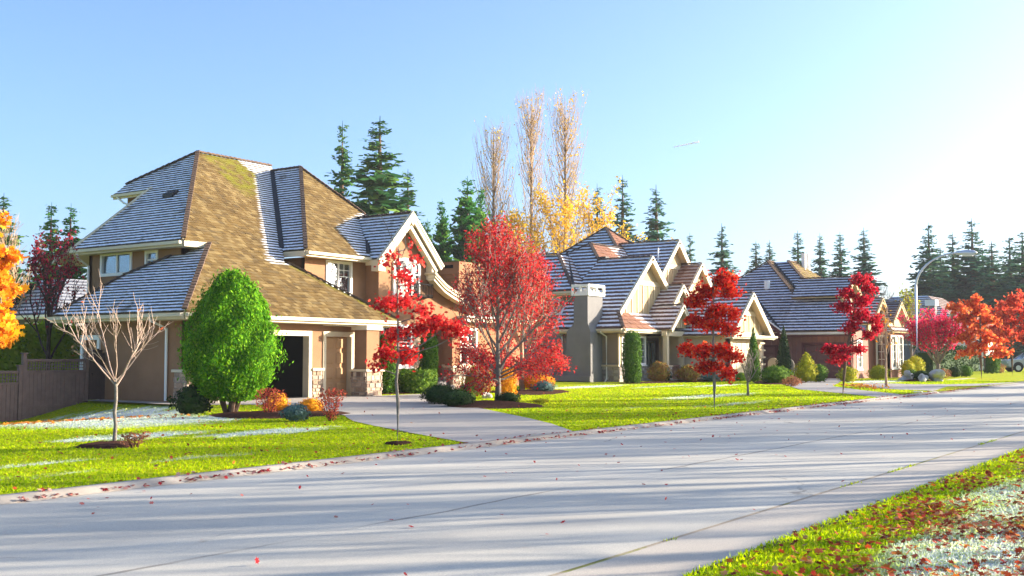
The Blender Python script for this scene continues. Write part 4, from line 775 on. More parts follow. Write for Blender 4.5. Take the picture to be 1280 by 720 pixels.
roof(H, [(107.2, 24.4, 6.5), (107.2, 21.2, 3.9), (112, 21.2, 3.9), (112, 24.4, 6.5)], 'tiles', .35, (.4, .5), seed=94); roof(H, [(107.2, 24.4, 6.5), (112, 24.4, 6.5), (112, 26.2, 3.6), (107.2, 26.2, 3.6)], 'tiles', .35, (.4, .5), frost=1, seed=95); window(H, 'u', 107.6, 23.2, 24.2, 2.0, 3.4, 2, 1, .12, blind='curtain', sill=False)
H = thing('house', (39, 58, .3), 'neighbouring house with blue grey roof and white bargeboard glimpsed past the plum tree', 'house'); PCEN = np.array((41., 60, 3.))
bx(H, 'wall', 'stucco_grey', 34.5, 46, 53, 62, .1, 4.0)
roof(H, [(33.8, 52.4, 3.9), (36.6, 55.6, 6.0), (36.6, 60, 6.0), (33.8, 62.6, 3.9)], 'tiles_slate', .35, (.4, .5), frost=.7, seed=96); roof(H, [(33.8, 52.4, 3.9), (46.6, 52.4, 3.9), (44, 55.6, 6.0), (36.6, 55.6, 6.0)], 'tiles_slate', .35, (.4, .5), seed=97, frost=.2); roof(H, [(33.8, 62.6, 3.9), (36.6, 60, 6.0), (44, 60, 6.0), (46.6, 62.6, 3.9)], 'tiles_slate', cover=False); roof(H, [(46.6, 52.4, 3.9), (46.6, 62.6, 3.9), (44, 60, 6.), (44, 55.6, 6.)], 'tiles_slate', cover=False)
fascia(H, (33.76, 52.4, 3.86), (33.76, 62.6, 3.86), 'white'); window(H, 'u', 34.5, 55, 56, 2.2, 3.4, 2, 1, .12, blind='curtain')
# ------------------------------------------------------------------ plants
def unit(x): return x / (np.linalg.norm(x, axis=-1, keepdims=True) + 1e-9)
MAPLE = np.array([(0, -.5), (.16, -.2), (.48, -.28), (.34, .02), (.5, .28), (.2, .24), (0, .55), (-.2, .24), (-.5, .28), (-.34, .02), (-.48, -.28), (-.16, -.2)])
QUAD = np.array([(-.3, -.5), (.3, -.5), (.32, .4), (-.28, .5)]); KITE = np.array([(0, -.55), (.34, -.05), (0, .55), (-.34, -.05)]); SPRAY = np.array([(-.10, -.5), (.10, -.5), (.26, .1), (.03, .65), (-.24, .15)])
def leaves(mb, C, size, N=None, Up=None, shape=KITE, r_=rng, jit=.9, rnd=None):
    """one flat leaf per centre; N = preferred normal, Up = preferred long axis"""
    n = len(C); C = np.asarray(C, float); size = np.broadcast_to(size, (n,)) * r_.uniform(.7, 1.3, n)
    nr = unit(r_.normal(0, 1, (n, 3)) * jit + (0 if N is None else N)); t = r_.normal(0, 1, (n, 3)) * .7 + (0 if Up is None else Up)
    a_ = unit(np.cross(t, nr)); b_ = np.cross(nr, a_); k = len(shape)
    V = C[:, None] + size[:, None, None] * (shape[None, :, :1] * a_[:, None] + shape[None, :, 1:] * b_[:, None]); V = V.reshape(-1, 3)
    F = np.arange(n * k).reshape(n, k); rn = r_.random(n) if rnd is None else np.clip(rnd + r_.normal(0, .12, n), 0, 1)
    mb.add(V, F, rnd=np.repeat(rn, k)); return mb
def limb(mb, p, q, r0, r1, sag=.0, n=5, sides=5, r_=rng, wob=.04):
    p = np.array(p, float); q = np.array(q, float); t = np.linspace(0, 1, n)[:, None]; L = np.linalg.norm(q - p)
    P = p + (q - p) * t + np.array((0, 0, 1)) * sag * L * np.sin(t * math.pi) + np.concatenate([np.zeros((1, 3)), r_.normal(0, wob * L, (n - 2, 3)), np.zeros((1, 3))]); mb.tube(P, np.linspace(r0, r1, n), sides, cap=False); return P
def grow(mb, p, d, L, r, lvl, mx, r_, tips, ang=.6, up=.15, ratio=.66, nch=4, sides=5, wob=.12, first=.35):
    d = unit(np.array(d, float)); n = 5; P = [np.array(p, float)]
    for i in range(n - 1): d = unit(d + r_.normal(0, wob, 3) + np.array((0, 0, up))); P.append(P[-1] + d * L / (n - 1))
    P = np.array(P); mb.tube(P, np.linspace(r, r * .5, n), max(3, sides - lvl), cap=False)
    if lvl >= mx - 1: tips.append((P, lvl))
    if lvl >= mx: return
    for c in range(nch):
        f = first + (1 - first) * (c + r_.uniform(.2, 1)) / nch; i = min(n - 2, int(f * (n - 1))); b = P[i] + (P[i + 1] - P[i]) * (f * (n - 1) - i)
        ax = unit(np.cross(d, r_.normal(0, 1, 3))); a_ = ang * r_.uniform(.7, 1.3); nd = d * math.cos(a_) + ax * math.sin(a_)
        grow(mb, b, nd, L * ratio * r_.uniform(.7, 1.15) * (1.15 - .4 * f), max(.004, r * .55), lvl + 1, mx, r_, tips, ang, up, ratio, nch, sides, wob, .15)
RT = np.array((math.sin(R(34.695)), -math.cos(R(34.695)), 0.)); FW = np.array((math.cos(R(34.695)), math.sin(R(34.695)), 0.))   # street bearings across and along the view
def cluster_maple(name, loc, h, r0, cl, mat, label, cat='tree', ls=.13, seed=1, bark='bark_grey', lean=0, group=None, shape=MAPLE, top=None, dens=1.):
    """slim maple: straight leader, one limb to each leaf pad; pads = (right, ahead, height, rx, ry, rz, leaves)"""
    r_ = np.random.default_rng(seed); o = thing(name, loc, label, cat, group); loc = np.array(loc, float); wd = MB(); lf = MB()
    n = 10; zz = np.linspace(-.1, h, n); tp = np.array([RT * lean * (z / h) ** 1.5 for z in zz]) + r_.normal(0, .012, (n, 3)) * (zz[:, None] > .2); P = loc + tp + np.array((0, 0, 1.)) * zz[:, None]
    wd.tube(P, np.interp(zz, [-.1, .1, h], [r0 * 1.35, r0, r0 * .22]), 8); w2 = MB()
    for (x, y, z, rx, ry, rz, nl) in cl:
        c = loc + RT * x + FW * y + np.array((0, 0, z)); zt = max(.5, min(h * .97, z - .35 * math.hypot(x, y) - .05)); b = np.array([np.interp(zt, zz, P[:, i]) for i in range(3)])
        limb(w2, b, c, r0 * .42, r0 * .14, -.05, 6, 5, r_)
        nl = int(nl * dens); nt_ = max(4, nl // 22)
        q = r_.normal(0, 1, (nt_, 3)); q = unit(q) * r_.random((nt_, 1)) ** .45; tw = c + RT * (q[:, :1] * rx) + FW * (q[:, 1:2] * ry) + np.array((0, 0, 1)) * (q[:, 2:] * rz)
        for t in tw:
            s_ = c + (t - c) * .15 + RT * 0; limb(w2, s_ + (b - c) * .12, t, r0 * .13, .004, .06, 4, 3, r_)
        per = nl // nt_ + 1
        for t in tw:
            k = r_.random((per, 1)); C = c + (t - c) * (.35 + .7 * k) + r_.normal(0, .085, (per, 3)) * np.array((1, 1, .8))
            leaves(lf, C, ls, N=np.array((.15, -.2, .3)), Up=np.array((0, 0, -.5)), shape=shape, r_=r_)
    if top: 
        for (x, y, z) in top: limb(w2, P[-2], loc + RT * x + FW * y + np.array((0, 0, z)), r0 * .25, .006, .05, 5, 4, r_)
    wd.obj('trunk', bark, o, smooth=True); w2.obj('branches', bark, o); lf.obj('crown', mat, o); return o
def grown_tree(name, loc, h, r0, label, leaf=None, nl=3, ls=.1, clear=.28, limbs=9, spread=.5, mx=3, seed=1, bark='bark', cat='tree', group=None, up=.16, ratio=.6, L0=.5, nch=4, shape=KITE, upper=1., jit=.09, fork=False, tbark=None, low=0):
    r_ = np.random.default_rng(seed); o = thing(name, loc, label, cat, group); loc = np.array(loc, float); wd = MB(); br = MB(); lf = MB(); tips = []
    hh = h * (clear * 1.05 if fork else .8); n = 7; zz = np.linspace(-.1, hh, n); P = loc + np.array((0, 0, 1.)) * zz[:, None] + r_.normal(0, .015 * h / 4, (n, 3)) * (zz[:, None] > .1)
    wd.tube(P, np.interp(zz, [-.1, .15, hh], [r0 * 1.4, r0, r0 * (.8 if fork else .3)]), 8)
    for i in range(limbs):
        f = (i + .5) / limbs; z = h * clear * (.9 + .15 * f) if fork else h * (clear + (.78 - clear) * f); b = np.array([np.interp(z, zz, P[:, k]) for k in range(3)]); az = i * 2.4 + r_.uniform(-.3, .3)
        sp = spread * (1.15 - .5 * f if not fork else r_.uniform(.6, 1.1)); d = np.array((math.cos(az) * sp, math.sin(az) * sp, 1.))
        grow(br, b, d, h * L0 * (1.05 - .45 * f if not fork else r_.uniform(.8, 1.1)), r0 * (.5 - .2 * f), 1, mx, r_, tips, up=up, ratio=ratio, nch=nch)
    for i in range(low):
        z = h * clear * (.95 + .5 * i / low); b = np.array([np.interp(z, zz, P[:, k]) for k in range(3)]); az = i * 2.4 + 1.1; grow(br, b, (math.cos(az) * 1.9, math.sin(az) * 1.9, .55), h * L0 * r_.uniform(.5, .68), r0 * .34, 1, mx, r_, tips, up=.0, ratio=ratio, nch=nch)
    if leaf:
        for (Q, lv) in tips:
            m_ = r_.poisson(nl); 
            if m_ == 0: continue
            k = r_.random(m_) * (len(Q) - 1); i = k.astype(int).clip(0, len(Q) - 2); C = Q[i] + (Q[i + 1] - Q[i]) * (k - i)[:, None] + r_.normal(0, jit, (m_, 3))
            leaves(lf, C, ls, N=np.array((0, 0, .5)), Up=np.array((0, 0, -.6)), shape=shape, r_=r_)
    wd.obj('trunk', tbark or bark, o, smooth=True); br.obj('branches', bark, o)
    if lf.n: lf.obj('crown', leaf, o)
    return o
def lathe_foliage(lf, loc, h, rad, prof, n, ls, r_, lump=.1, up=.8, inner=.72, shape=SPRAY, z0=0., ell=(1, 1), fl=3.):
    """dense foliage over a body of revolution with lumps"""
    loc = np.array(loc, float); t = r_.random(n); th = r_.random(n) * 2 * math.pi; pr = np.interp(t, *zip(*prof)); keep = r_.random(n) < (pr + .12) / 1.12; t, th, pr = t[keep], th[keep], pr[keep]; n = len(t)
    lm = 1 + lump * (np.sin(th * fl + 5 * t) * np.sin(t * 11 + 2 * th) + .6 * np.sin(th * 7 - t * 17)); rr = rad * pr * lm * (inner + (1.04 - inner) * r_.random(n) ** .5)
    C = loc + np.stack([np.cos(th) * rr * ell[0], np.sin(th) * rr * ell[1], z0 + t * h + r_.normal(0, .02, n)], 1); dp = np.interp(t + .03, *zip(*prof)) - np.interp(t - .03, *zip(*prof)); nz = -dp / .06 * rad / h
    N = unit(np.stack([np.cos(th), np.sin(th), np.clip(nz, -1, 2)], 1)); leaves(lf, C, ls, N=N * 1.0, Up=np.array((0, 0, up)) + N * .5, shape=shape, r_=r_, jit=.55)
def core(mb, loc, h, rad, prof, r_, z0=0., ell=(1, 1), q=.8):
    n = 16; ts = np.linspace(.02, .97, 12); V = [(loc[0] + math.cos(a_) * rad * np.interp(t, *zip(*prof)) * q * ell[0], loc[1] + math.sin(a_) * rad * np.interp(t, *zip(*prof)) * q * ell[1], loc[2] + z0 + t * h * .97) for t in ts for a_ in np.arange(n) * 2 * math.pi / n]
    F = np.array([(j * n + i, j * n + (i + 1) % n, (j + 1) * n + (i + 1) % n, (j + 1) * n + i) for j in range(len(ts) - 1) for i in range(n)]); mb.add(V, F, rnd=.3)
BALL = [(0, .55), (.12, .8), (.3, .97), (.45, 1), (.65, .9), (.82, .66), (.94, .36), (1, .05)]; COLM = [(0, .8), (.1, .95), (.4, 1), (.75, .95), (.9, .8), (.97, .5), (1, .1)]; SPIRE = [(0, .75), (.12, .98), (.3, 1), (.5, .82), (.75, .48), (.92, .18), (1, .02)]; EGG = [(0, .42), (.06, .66), (.16, .88), (.28, .98), (.38, 1), (.5, .95), (.63, .86), (.76, .71), (.88, .49), (.95, .32), (1, .12)]; BOXY = [(0, .85), (.1, .97), (.6, 1), (.85, .96), (.95, .85), (1, .5)]; VASE = [(0, .25), (.25, .55), (.55, .9), (.8, 1), (.93, .8), (1, .3)]
def shrub(name, u, v, h, rad, mat, label, prof=BALL, n=900, ls=.08, seed=1, cat='shrub', lump=.1, ell=(1, 1), up=.4, shape=KITE, group=None, solid=True, stems=5, bark='bark_dark', z0=.04, inner=.72):
    loc = (u, v, gz(u, v)); r_ = np.random.default_rng(seed); o = thing(name, loc, label, cat, group); lf = MB(); lathe_foliage(lf, loc, h - z0, rad, prof, n, ls, r_, lump, up, inner, shape, z0, ell)
    if solid: core(lf, loc, h - z0, rad, prof, r_, z0, ell)
    lf.obj('foliage', mat, o); wd = MB()
    for i in range(stems):
        a_ = i * 2.4; limb(wd, (u + .04 * math.cos(a_), v + .04 * math.sin(a_), loc[2] - .05), (u + rad * .5 * ell[0] * math.cos(a_), v + rad * .5 * ell[1] * math.sin(a_), loc[2] + h * .7), .012 + .01 * rad, .006, 0, 4, 4, r_)
    wd.obj('stem', bark, o); return o
# the egg-shaped cedar in front of the garage
u, v = 20.1, 23.05; o = thing('cedar_tree', (u, v, gz(u, v)), 'large egg shaped green cedar standing in front of the garage', 'tree'); r_ = np.random.default_rng(3); lf = MB(); b3 = (u, v, gz(u, v))
lathe_foliage(lf, b3, 3.42, 1.14, EGG, 60000, .055, r_, .11, .9, .8, SPRAY, .36); lathe_foliage(lf, b3, 3.5, 1.18, EGG, 10000, .075, r_, .17, 1.2, .85, SPRAY, .34, fl=9); lathe_foliage(lf, b3, 3.62, 1.22, EGG, 1000, .085, r_, .25, 1.6, .92, SPRAY, .32, fl=13); core(lf, b3, 3.38, 1.14, EGG, r_, .38, q=.8); lf.obj('foliage', 'lf_cedar', o)
wd = MB()
for i in range(6): a_ = i * 1.05; limb(wd, (u + .1 * math.cos(a_), v + .1 * math.sin(a_), gz(u, v) - .05), (u + .45 * math.cos(a_), v + .45 * math.sin(a_), 1.3), .07, .03, 0, 4, 6, r_)
wd.obj('trunk', 'bark', o)
# shrubs, one line each: name, place, height, radius, leaf, label, shape, leaves, leaf size
SH = [('shrub', 19.4, 23.7, .8, .52, 'lf_dark', 'glossy dark green shrub at the foot of the big cedar', BALL, 900, .09), ('barberry', 19.75, 21.2, .7, .38, 'lf_barberry', 'reddish barberry right under the big cedar', VASE, 900, .05), ('shrub', 20.5, 21.7, .55, .34, 'lf_amber', 'amber shrub tucked behind the reddish barberry', BALL, 700, .05), ('shrub', 21.05, 21.0, .42, .34, 'lf_amber', 'low golden shrub between the barberries', BALL, 700, .05), ('dwarf_spruce', 18.55, 19.0, .4, .33, 'lf_blue', 'dwarf blue conifer at the front of the cedar bed', BALL, 900, .06), ('barberry', 19.1, 18.4, .78, .33, 'lf_barberry', 'wine red vase shaped barberry at the edge of the driveway', VASE, 1000, .05),
      ('shrub', 11.95, 16.1, .26, .26, 'lf_brown', 'small withered orange brown shrub beside the leafless tree', VASE, 320, .05), ('columnar_cedar', 32.4, 28.3, 2.35, .4, 'lf_yew', 'clipped columnar cedar between porch column and front window', COLM, 4200, .08), ('columnar_cedar', 34.95, 28.3, 2.45, .38, 'lf_yew', 'clipped columnar cedar beside the stone entry pier', COLM, 4200, .08), ('hedge', 33.7, 27.9, .95, .8, 'lf_green', 'leafy laurel hedge between the two clipped columnar cedars', BOXY, 1500, .11),
      ('mound_shrub', 27.3, 21.6, .62, .62, 'lf_dark', 'dark clipped mound at the bend of the driveway', BALL, 1500, .06), ('mound_shrub', 26.3, 20.2, .5, .55, 'lf_dark', 'lower dark clipped mound in front of the other mound', BALL, 1400, .06), ('shrub', 28.5, 21.5, .62, .36, 'lf_green', 'small green shrub left of the red tree trunk', BALL, 700, .06), ('mound_shrub', 28.7, 20.0, .38, .4, 'lf_dark', 'low dark mound right of the red tree trunk', BALL, 900, .05), ('shrub', 32.4, 22.6, 1.05, .3, 'lf_amber', 'upright amber shrub behind the red tree trunk', COLM, 1300, .06), ('shrub', 33.0, 24.4, 1.15, .6, 'lf_mixed', 'reddish green shrub near the stone wainscot', BALL, 1300, .07),
      ('mound_shrub', 38.9, 25.6, .78, .72, 'lf_amber', 'rounded amber hedge near the grey house chimney', BALL, 2200, .06), ('dwarf_spruce', 37.2, 24.2, .48, .45, 'lf_blue', 'blue grey dwarf conifer before the amber hedge', BALL, 1000, .06), ('shrub', 29.3, 19.2, .16, .3, 'lf_yg', 'low yellow ground cover at the mulch edge', BALL, 300, .05), ('shrub', 36.3, 25.2, .35, .4, 'lf_green', 'small leafy green plant in the bed with amber shrubs', BALL, 400, .06),
      ('columnar_cedar', 50.6, 27.5, 2.75, .49, 'lf_yew', 'dark clipped columnar cedar at the corner of the grey house', COLM, 4200, .09), ('shrub', 53.4, 27.4, 1.15, .58, 'lf_mixed', 'rounded shrub turning red right of the clipped column', BALL, 1500, .08), ('shrub', 54.9, 26.4, .95, .66, 'lf_mixed', 'broad reddish shrub before the porch steps', BALL, 1500, .08), ('shrub', 54.3, 27.5, .65, .4, 'lf_dark', 'small dark shrub between two reddish shrubs', BALL, 600, .07), ('juniper', 56.5, 25.6, .5, .75, 'lf_blue', 'spreading grey juniper along the porch bed', BALL, 1000, .08), ('shrub', 57.2, 26.0, .6, .4, 'lf_green', 'small green shrub behind the grey juniper', BALL, 600, .07), ('mound_shrub', 57.8, 24.6, .5, .38, 'lf_green', 'small bright green ball near the cream garage', BALL, 700, .06),
      ('columnar_cedar', 57.2, 23.6, 2.95, .36, 'lf_yew', 'pointed slim cedar before the cream garage gable', SPIRE, 2600, .09), ('columnar_cedar', 61.2, 23.4, 3.15, .42, 'lf_dark', 'pointed dark cedar before the brown garage wall', SPIRE, 2800, .09), ('shrub', 55.2, 21.6, .95, .85, 'lf_green', 'broad green rhododendron below the pointed cedar', BALL, 1500, .1), ('shrub', 51.2, 19.2, .5, .48, 'lf_brown', 'low brown faded shrub at the driveway edge', BALL, 800, .07), ('shrub', 58.7, 21.2, 1.65, .66, 'lf_yg', 'tall yellow green shrub with reddish tips by the garage', SPIRE, 1800, .09), ('shrub', 59.4, 20.7, 1.0, .45, 'lf_green', 'green shrub beside the tall yellow green one', BALL, 900, .08), ('shrub', 60.2, 19.4, .85, .55, 'lf_yg', 'yellow green shrub behind the crimson maple trunk', BALL, 1100, .08),
      ('shrub', 66.5, 19.6, .9, .62, 'lf_yg', 'rounded yellowish shrub below the brown house window', BALL, 1000, .08), ('mound_shrub', 72.0, 19.4, 1.15, .5, 'lf_yg', 'yellow clipped ball before the bay window', BALL, 900, .09), ('mound_shrub', 74.6, 19.6, 1.45, .62, 'lf_yg', 'larger yellow shrub at the corner of the bay', BALL, 1100, .09), ('mound_shrub', 71.0, 18.9, .6, .45, 'lf_green', 'green ball in front of the yellow clipped ball', BALL, 600, .08), ('mound_shrub', 65.6, 16.9, .62, .55, 'lf_dark', 'dark green mound between the pale boulders', BALL, 800, .07), ('mound_shrub', 76.5, 17.6, .72, .5, 'lf_dark', 'dark clipped ball left of the magenta tree trunk', BALL, 700, .07), ('mound_shrub', 78.2, 17.3, .8, .52, 'lf_yew', 'green clipped ball right of the magenta tree trunk', BALL, 800, .07), ('shrub', 73.6, 17.6, .6, .5, 'lf_brown', 'brown faded shrub near the clipped balls', BALL, 600, .07), ('hedge', 92.0, 18.4, 1.5, .6, 'lf_yew', 'upright clipped green hedge beside the parked car', BOXY, 1200, .11), ('shrub', 93.6, 18.1, .8, .4, 'lf_brown', 'small rusty shrub beside the clipped hedge', BALL, 500, .08)]
for i, (nm, u, v, h, rd, mt, lb, pf, n, ls) in enumerate(SH): shrub(nm, u, v, h, rd, mt, lb, pf, n, ls, 100 + i, shape=KITE if mt not in ('lf_yew',) else SPRAY, up=.8 if 'cedar' in nm else .3, lump=.08 if ('cedar' in nm or 'hedge' in nm or 'mound' in nm) else .24, solid=mt not in ('lf_barberry', 'lf_brown'), inner=.3 if mt in ('lf_barberry', 'lf_brown') else .75)
# hedges seen behind the fence and behind the far maples
for (u0, u1, v, h, mt, lb, nm, n, sd_) in ((19.6, 28.2, 39.4, 3.2, 'lf_hedge_sunlit', 'tall laurel hedge with painted-in sunlight behind the lattice fence', 'hedge', 5200, 5), (88, 104, 22.5, 2.2, 'lf_dark', 'dark hedge in the shade behind the orange maples', 'hedge', 3600, 6), (79, 86, 27, 2.6, 'lf_dark', 'dark hedge beside the bay window of the brown house', 'hedge', 1600, 7)):
    r_ = np.random.default_rng(sd_); o = thing(nm, ((u0 + u1) / 2, v, gz(u0, v)), lb, 'hedge'); lf = MB(); q = r_.random((n, 3)); f = r_.integers(0, 3, n); x = u0 + (u1 - u0) * q[:, 0]; dp = .8; y = v + dp * (q[:, 1] * 2 - 1); z = .1 + h * q[:, 2] * (1 + .06 * np.sin(x * 2.3)); y = np.where(f == 0, v - dp + r_.normal(0, .12, n), y); z = np.where(f == 1, h * (1 + .06 * np.sin(x * 2.3)) + r_.normal(0, .1, n), z)
    leaves(lf, np.stack([x, y, gz(u0, v) - .2 + z], 1), .17, N=np.array((0, -.6, .5)), r_=r_); lf.box(u0 + .2, u1 - .2, v - dp * .8, v + dp * .8, 0, h * .9, rnd=.3); lf.obj('foliage', mt, o); wd = MB()
    for x in np.arange(u0 + .4, u1, .9): wd.tube([(x, v, -.2), (x + .05, v, h * .8)], .05, 5)
    wd.obj('stem', 'bark_dark', o)
# slim maples along the kerb; pads follow the photograph's tiers
MP = lambda u, v: (u, v, gz(u, v))
k1 = .01408  # metres per picture pixel at the first maple
cl1 = [((x - 497) * k1, y, (555 - yy) * k1, rx * k1, ry_, rz * k1, n) for x, y, yy, rx, ry_, rz, n in
       [(480, -.1, 378, 18, .35, 12, 120), (505, .2, 375, 22, .4, 12, 150), (525, .1, 388, 16, .3, 8, 70), (500, 0, 342, 16, .35, 16, 90), (488, -.1, 318, 12, .25, 12, 40), (520, .1, 320, 9, .2, 9, 22), (512, .1, 300, 5, .1, 6, 8),
        (492, .1, 415, 18, .35, 10, 140), (520, 0, 410, 20, .35, 9, 150), (548, -.1, 402, 18, .3, 8, 130), (568, -.2, 408, 16, .3, 11, 150), (578, -.2, 416, 8, .2, 8, 60), (480, 0, 440, 16, .35, 9, 130), (505, .1, 445, 14, .3, 9, 120), (515, 0, 440, 8, .2, 8, 40), (470, 0, 455, 7, .2, 5, 30)]]
cluster_maple('maple_tree', MP(15.2, 13.01), 3.55, .035, cl1, 'lf_red', 'slim young maple with sparse red leaf tiers beside the first driveway', seed=11, ls=.07, dens=1.6, top=[(-.35, 0, 4.15), (.15, .1, 3.9), (-.15, .1, 3.8)], bark='bark_grey')
k3 = .0222
cl3 = [((x - 893) * k3, y, (515 - yy) * k3, rx * k3, ry_, rz * k3, n) for x, y, yy, rx, ry_, rz, n in
       [(905, 0, 350, 22, .4, 12, 330), (885, .2, 365, 20, .4, 12, 280), (915, -.1, 368, 14, .35, 10, 180), (872, 0, 378, 18, .4, 10, 240), (900, .1, 388, 22, .5, 14, 340), (918, 0, 392, 10, .3, 10, 120), (888, 0, 405, 26, .5, 10, 380), (868, .1, 400, 12, .35, 8, 130), (912, -.1, 412, 14, .4, 9, 180),
        (860, -.1, 437, 14, .35, 7, 180), (880, .1, 440, 20, .5, 10, 320), (905, 0, 440, 18, .4, 11, 300), (922, 0, 447, 9, .3, 6, 100), (890, 0, 458, 20, .4, 9, 260), (910, .1, 468, 14, .35, 8, 160), (878, 0, 462, 10, .3, 6, 90)]]
cluster_maple('maple_tree', MP(28.34, 12.85), 3.75, .055, cl3, 'lf_scarlet', 'scarlet maple on the lawn before the grey house porch', seed=12, ls=.08, dens=2.0)
k4 = .0290
cl4 = [((x - 1053) * k4, y, (498 - yy) * k4, rx * k4, ry_, rz * k4, n) for x, y, yy, rx, ry_, rz, n in
       [(1078, 0, 352, 16, .45, 8, 260), (1090, .1, 362, 10, .35, 8, 150), (1062, 0, 368, 15, .4, 9, 230), (1080, .1, 378, 16, .5, 9, 260), (1055, -.1, 386, 16, .4, 7, 220), (1075, 0, 396, 18, .5, 9, 300), (1095, 0, 402, 10, .4, 8, 160), (1100, .1, 412, 8, .3, 7, 110), (1065, 0, 410, 14, .4, 8, 200), (1088, 0, 420, 8, .3, 6, 100),
        (1040, 0, 438, 15, .5, 6, 230), (1058, .1, 440, 16, .5, 7, 260), (1075, 0, 438, 9, .35, 5, 110), (1048, 0, 450, 16, .4, 5, 180)]]
cluster_maple('maple_tree', MP(39.34, 12.89), 4.2, .065, cl4, 'lf_crimson', 'crimson maple with leaning top next to the second driveway', seed=13, ls=.09, dens=2.0, lean=.75, bark='bark')
k6 = .0515
for (px, py, u, v, mt, lb, sd_, cl) in ((1227, 475, 70.36, 14.67, 'lf_orange', 'orange maple beyond the side lane', 14, [(1215, 398), (1200, 385), (1232, 388), (1242, 400), (1225, 412), (1208, 420), (1245, 422), (1228, 432), (1210, 440), (1250, 440), (1222, 378)]), (1232, 467, 91.4, 18.8, 'lf_rust', 'rusty maple half hidden behind the orange maple', 15, [(1228, 388), (1245, 395), (1258, 385), (1240, 410), (1262, 415), (1222, 405)]), (1266, 470, 83.6, 15.4, 'lf_rust', 'rust red maple in front of the parked car', 16, [(1266, 380), (1276, 372), (1255, 395), (1282, 392), (1268, 405), (1250, 415), (1285, 412), (1258, 424), (1280, 424), (1300, 400), (1300, 420)])):
    kk = (1.65 - g(u, v)) / (py - 446); r_ = np.random.default_rng(sd_)
    cluster_maple('maple_tree', MP(u, v), (py - 375) * kk, .09, [((x - px) * kk, r_.uniform(-.8, .8), (py - y) * kk, 19 * kk, .9, 11 * kk, 420) for x, y in cl], mt, lb, seed=sd_, ls=.2, shape=KITE, bark='bark')
# fuller trees
grown_tree('maple_tree', MP(28.87, 20.54), 5.3, .09, 'tall crimson tree rising from the mulch bed at the driveway bend', 'lf_crimson2', 17.0, .075, .13, 22, .85, 3, 21, 'bark_grey', up=.11, ratio=.62, L0=.44, nch=5, jit=.1, low=9)
grown_tree('maple_tree', MP(38.3, 26.0), 5.3, .11, 'second crimson tree behind, before the grey house wall', 'lf_crimson2', 16, .10, .14, 20, .95, 3, 22, 'bark_pale', up=.1, ratio=.62, L0=.44, nch=5, jit=.12, low=9)
grown_tree('maple_tree', MP(70.66, 17.22), 4.6, .14, 'round magenta tree behind the lamp post', 'lf_magenta', 12, .15, .2, 12, .75, 3, 23, 'bark_grey', up=.12, ratio=.62, L0=.5, nch=5, jit=.12, fork=True)
grown_tree('young_tree', MP(12.24, 17.05), 3.1, .034, 'leafless young tree with upswept pale twigs on the near lawn', 'lf_litter', .045, .07, .36, 8, 1.35, 3, 24, 'twig_grey', up=.16, ratio=.54, L0=.48, nch=4, fork=True, tbark='bark_grey')
grown_tree('young_tree', MP(39.25, 16.43), 1.75, .05, 'tiny bare twiggy tree on the lawn behind the scarlet maple', None, 0, .1, .3, 10, .6, 2, 25, 'bark_grey', up=.1, ratio=.6, L0=.6, nch=4, fork=True)
grown_tree('young_tree', MP(55.57, 16.01), 4.3, .06, 'thin young tree with a few yellow leaves near the lamp post', 'lf_amber', .35, .12, .2, 12, .35, 3, 26, 'bark_pale', up=.1, ratio=.5, L0=.3, nch=4)
grown_tree('plum_tree', MP(22.8, 35.6), 5.3, .10, 'dark purple leaved plum behind the fence', 'lf_plum', 5.0, .11, .2, 14, .5, 3, 27, 'bark_dark', up=.2, ratio=.6, L0=.42, nch=4, jit=.1)
u, v = 14.6, 26.3; k5 = .0217
cluster_maple('maple_tree', (u, v, gz(u, v)), 4.8, .12, [((x + 25) * k5, r_.uniform(-.7, .7), (520 - y) * k5, 26 * k5, .7, 18 * k5, 330) for x, y in ((-25, 280), (0, 290), (5, 325), (-30, 320), (-10, 350), (10, 360), (-40, 370), (5, 390), (-25, 400), (-5, 420), (-50, 340), (-60, 410), (12, 408), (-20, 438))], 'lf_gold', 'golden orange maple at the corner of the brown fence', seed=28, ls=.17, bark='bark')
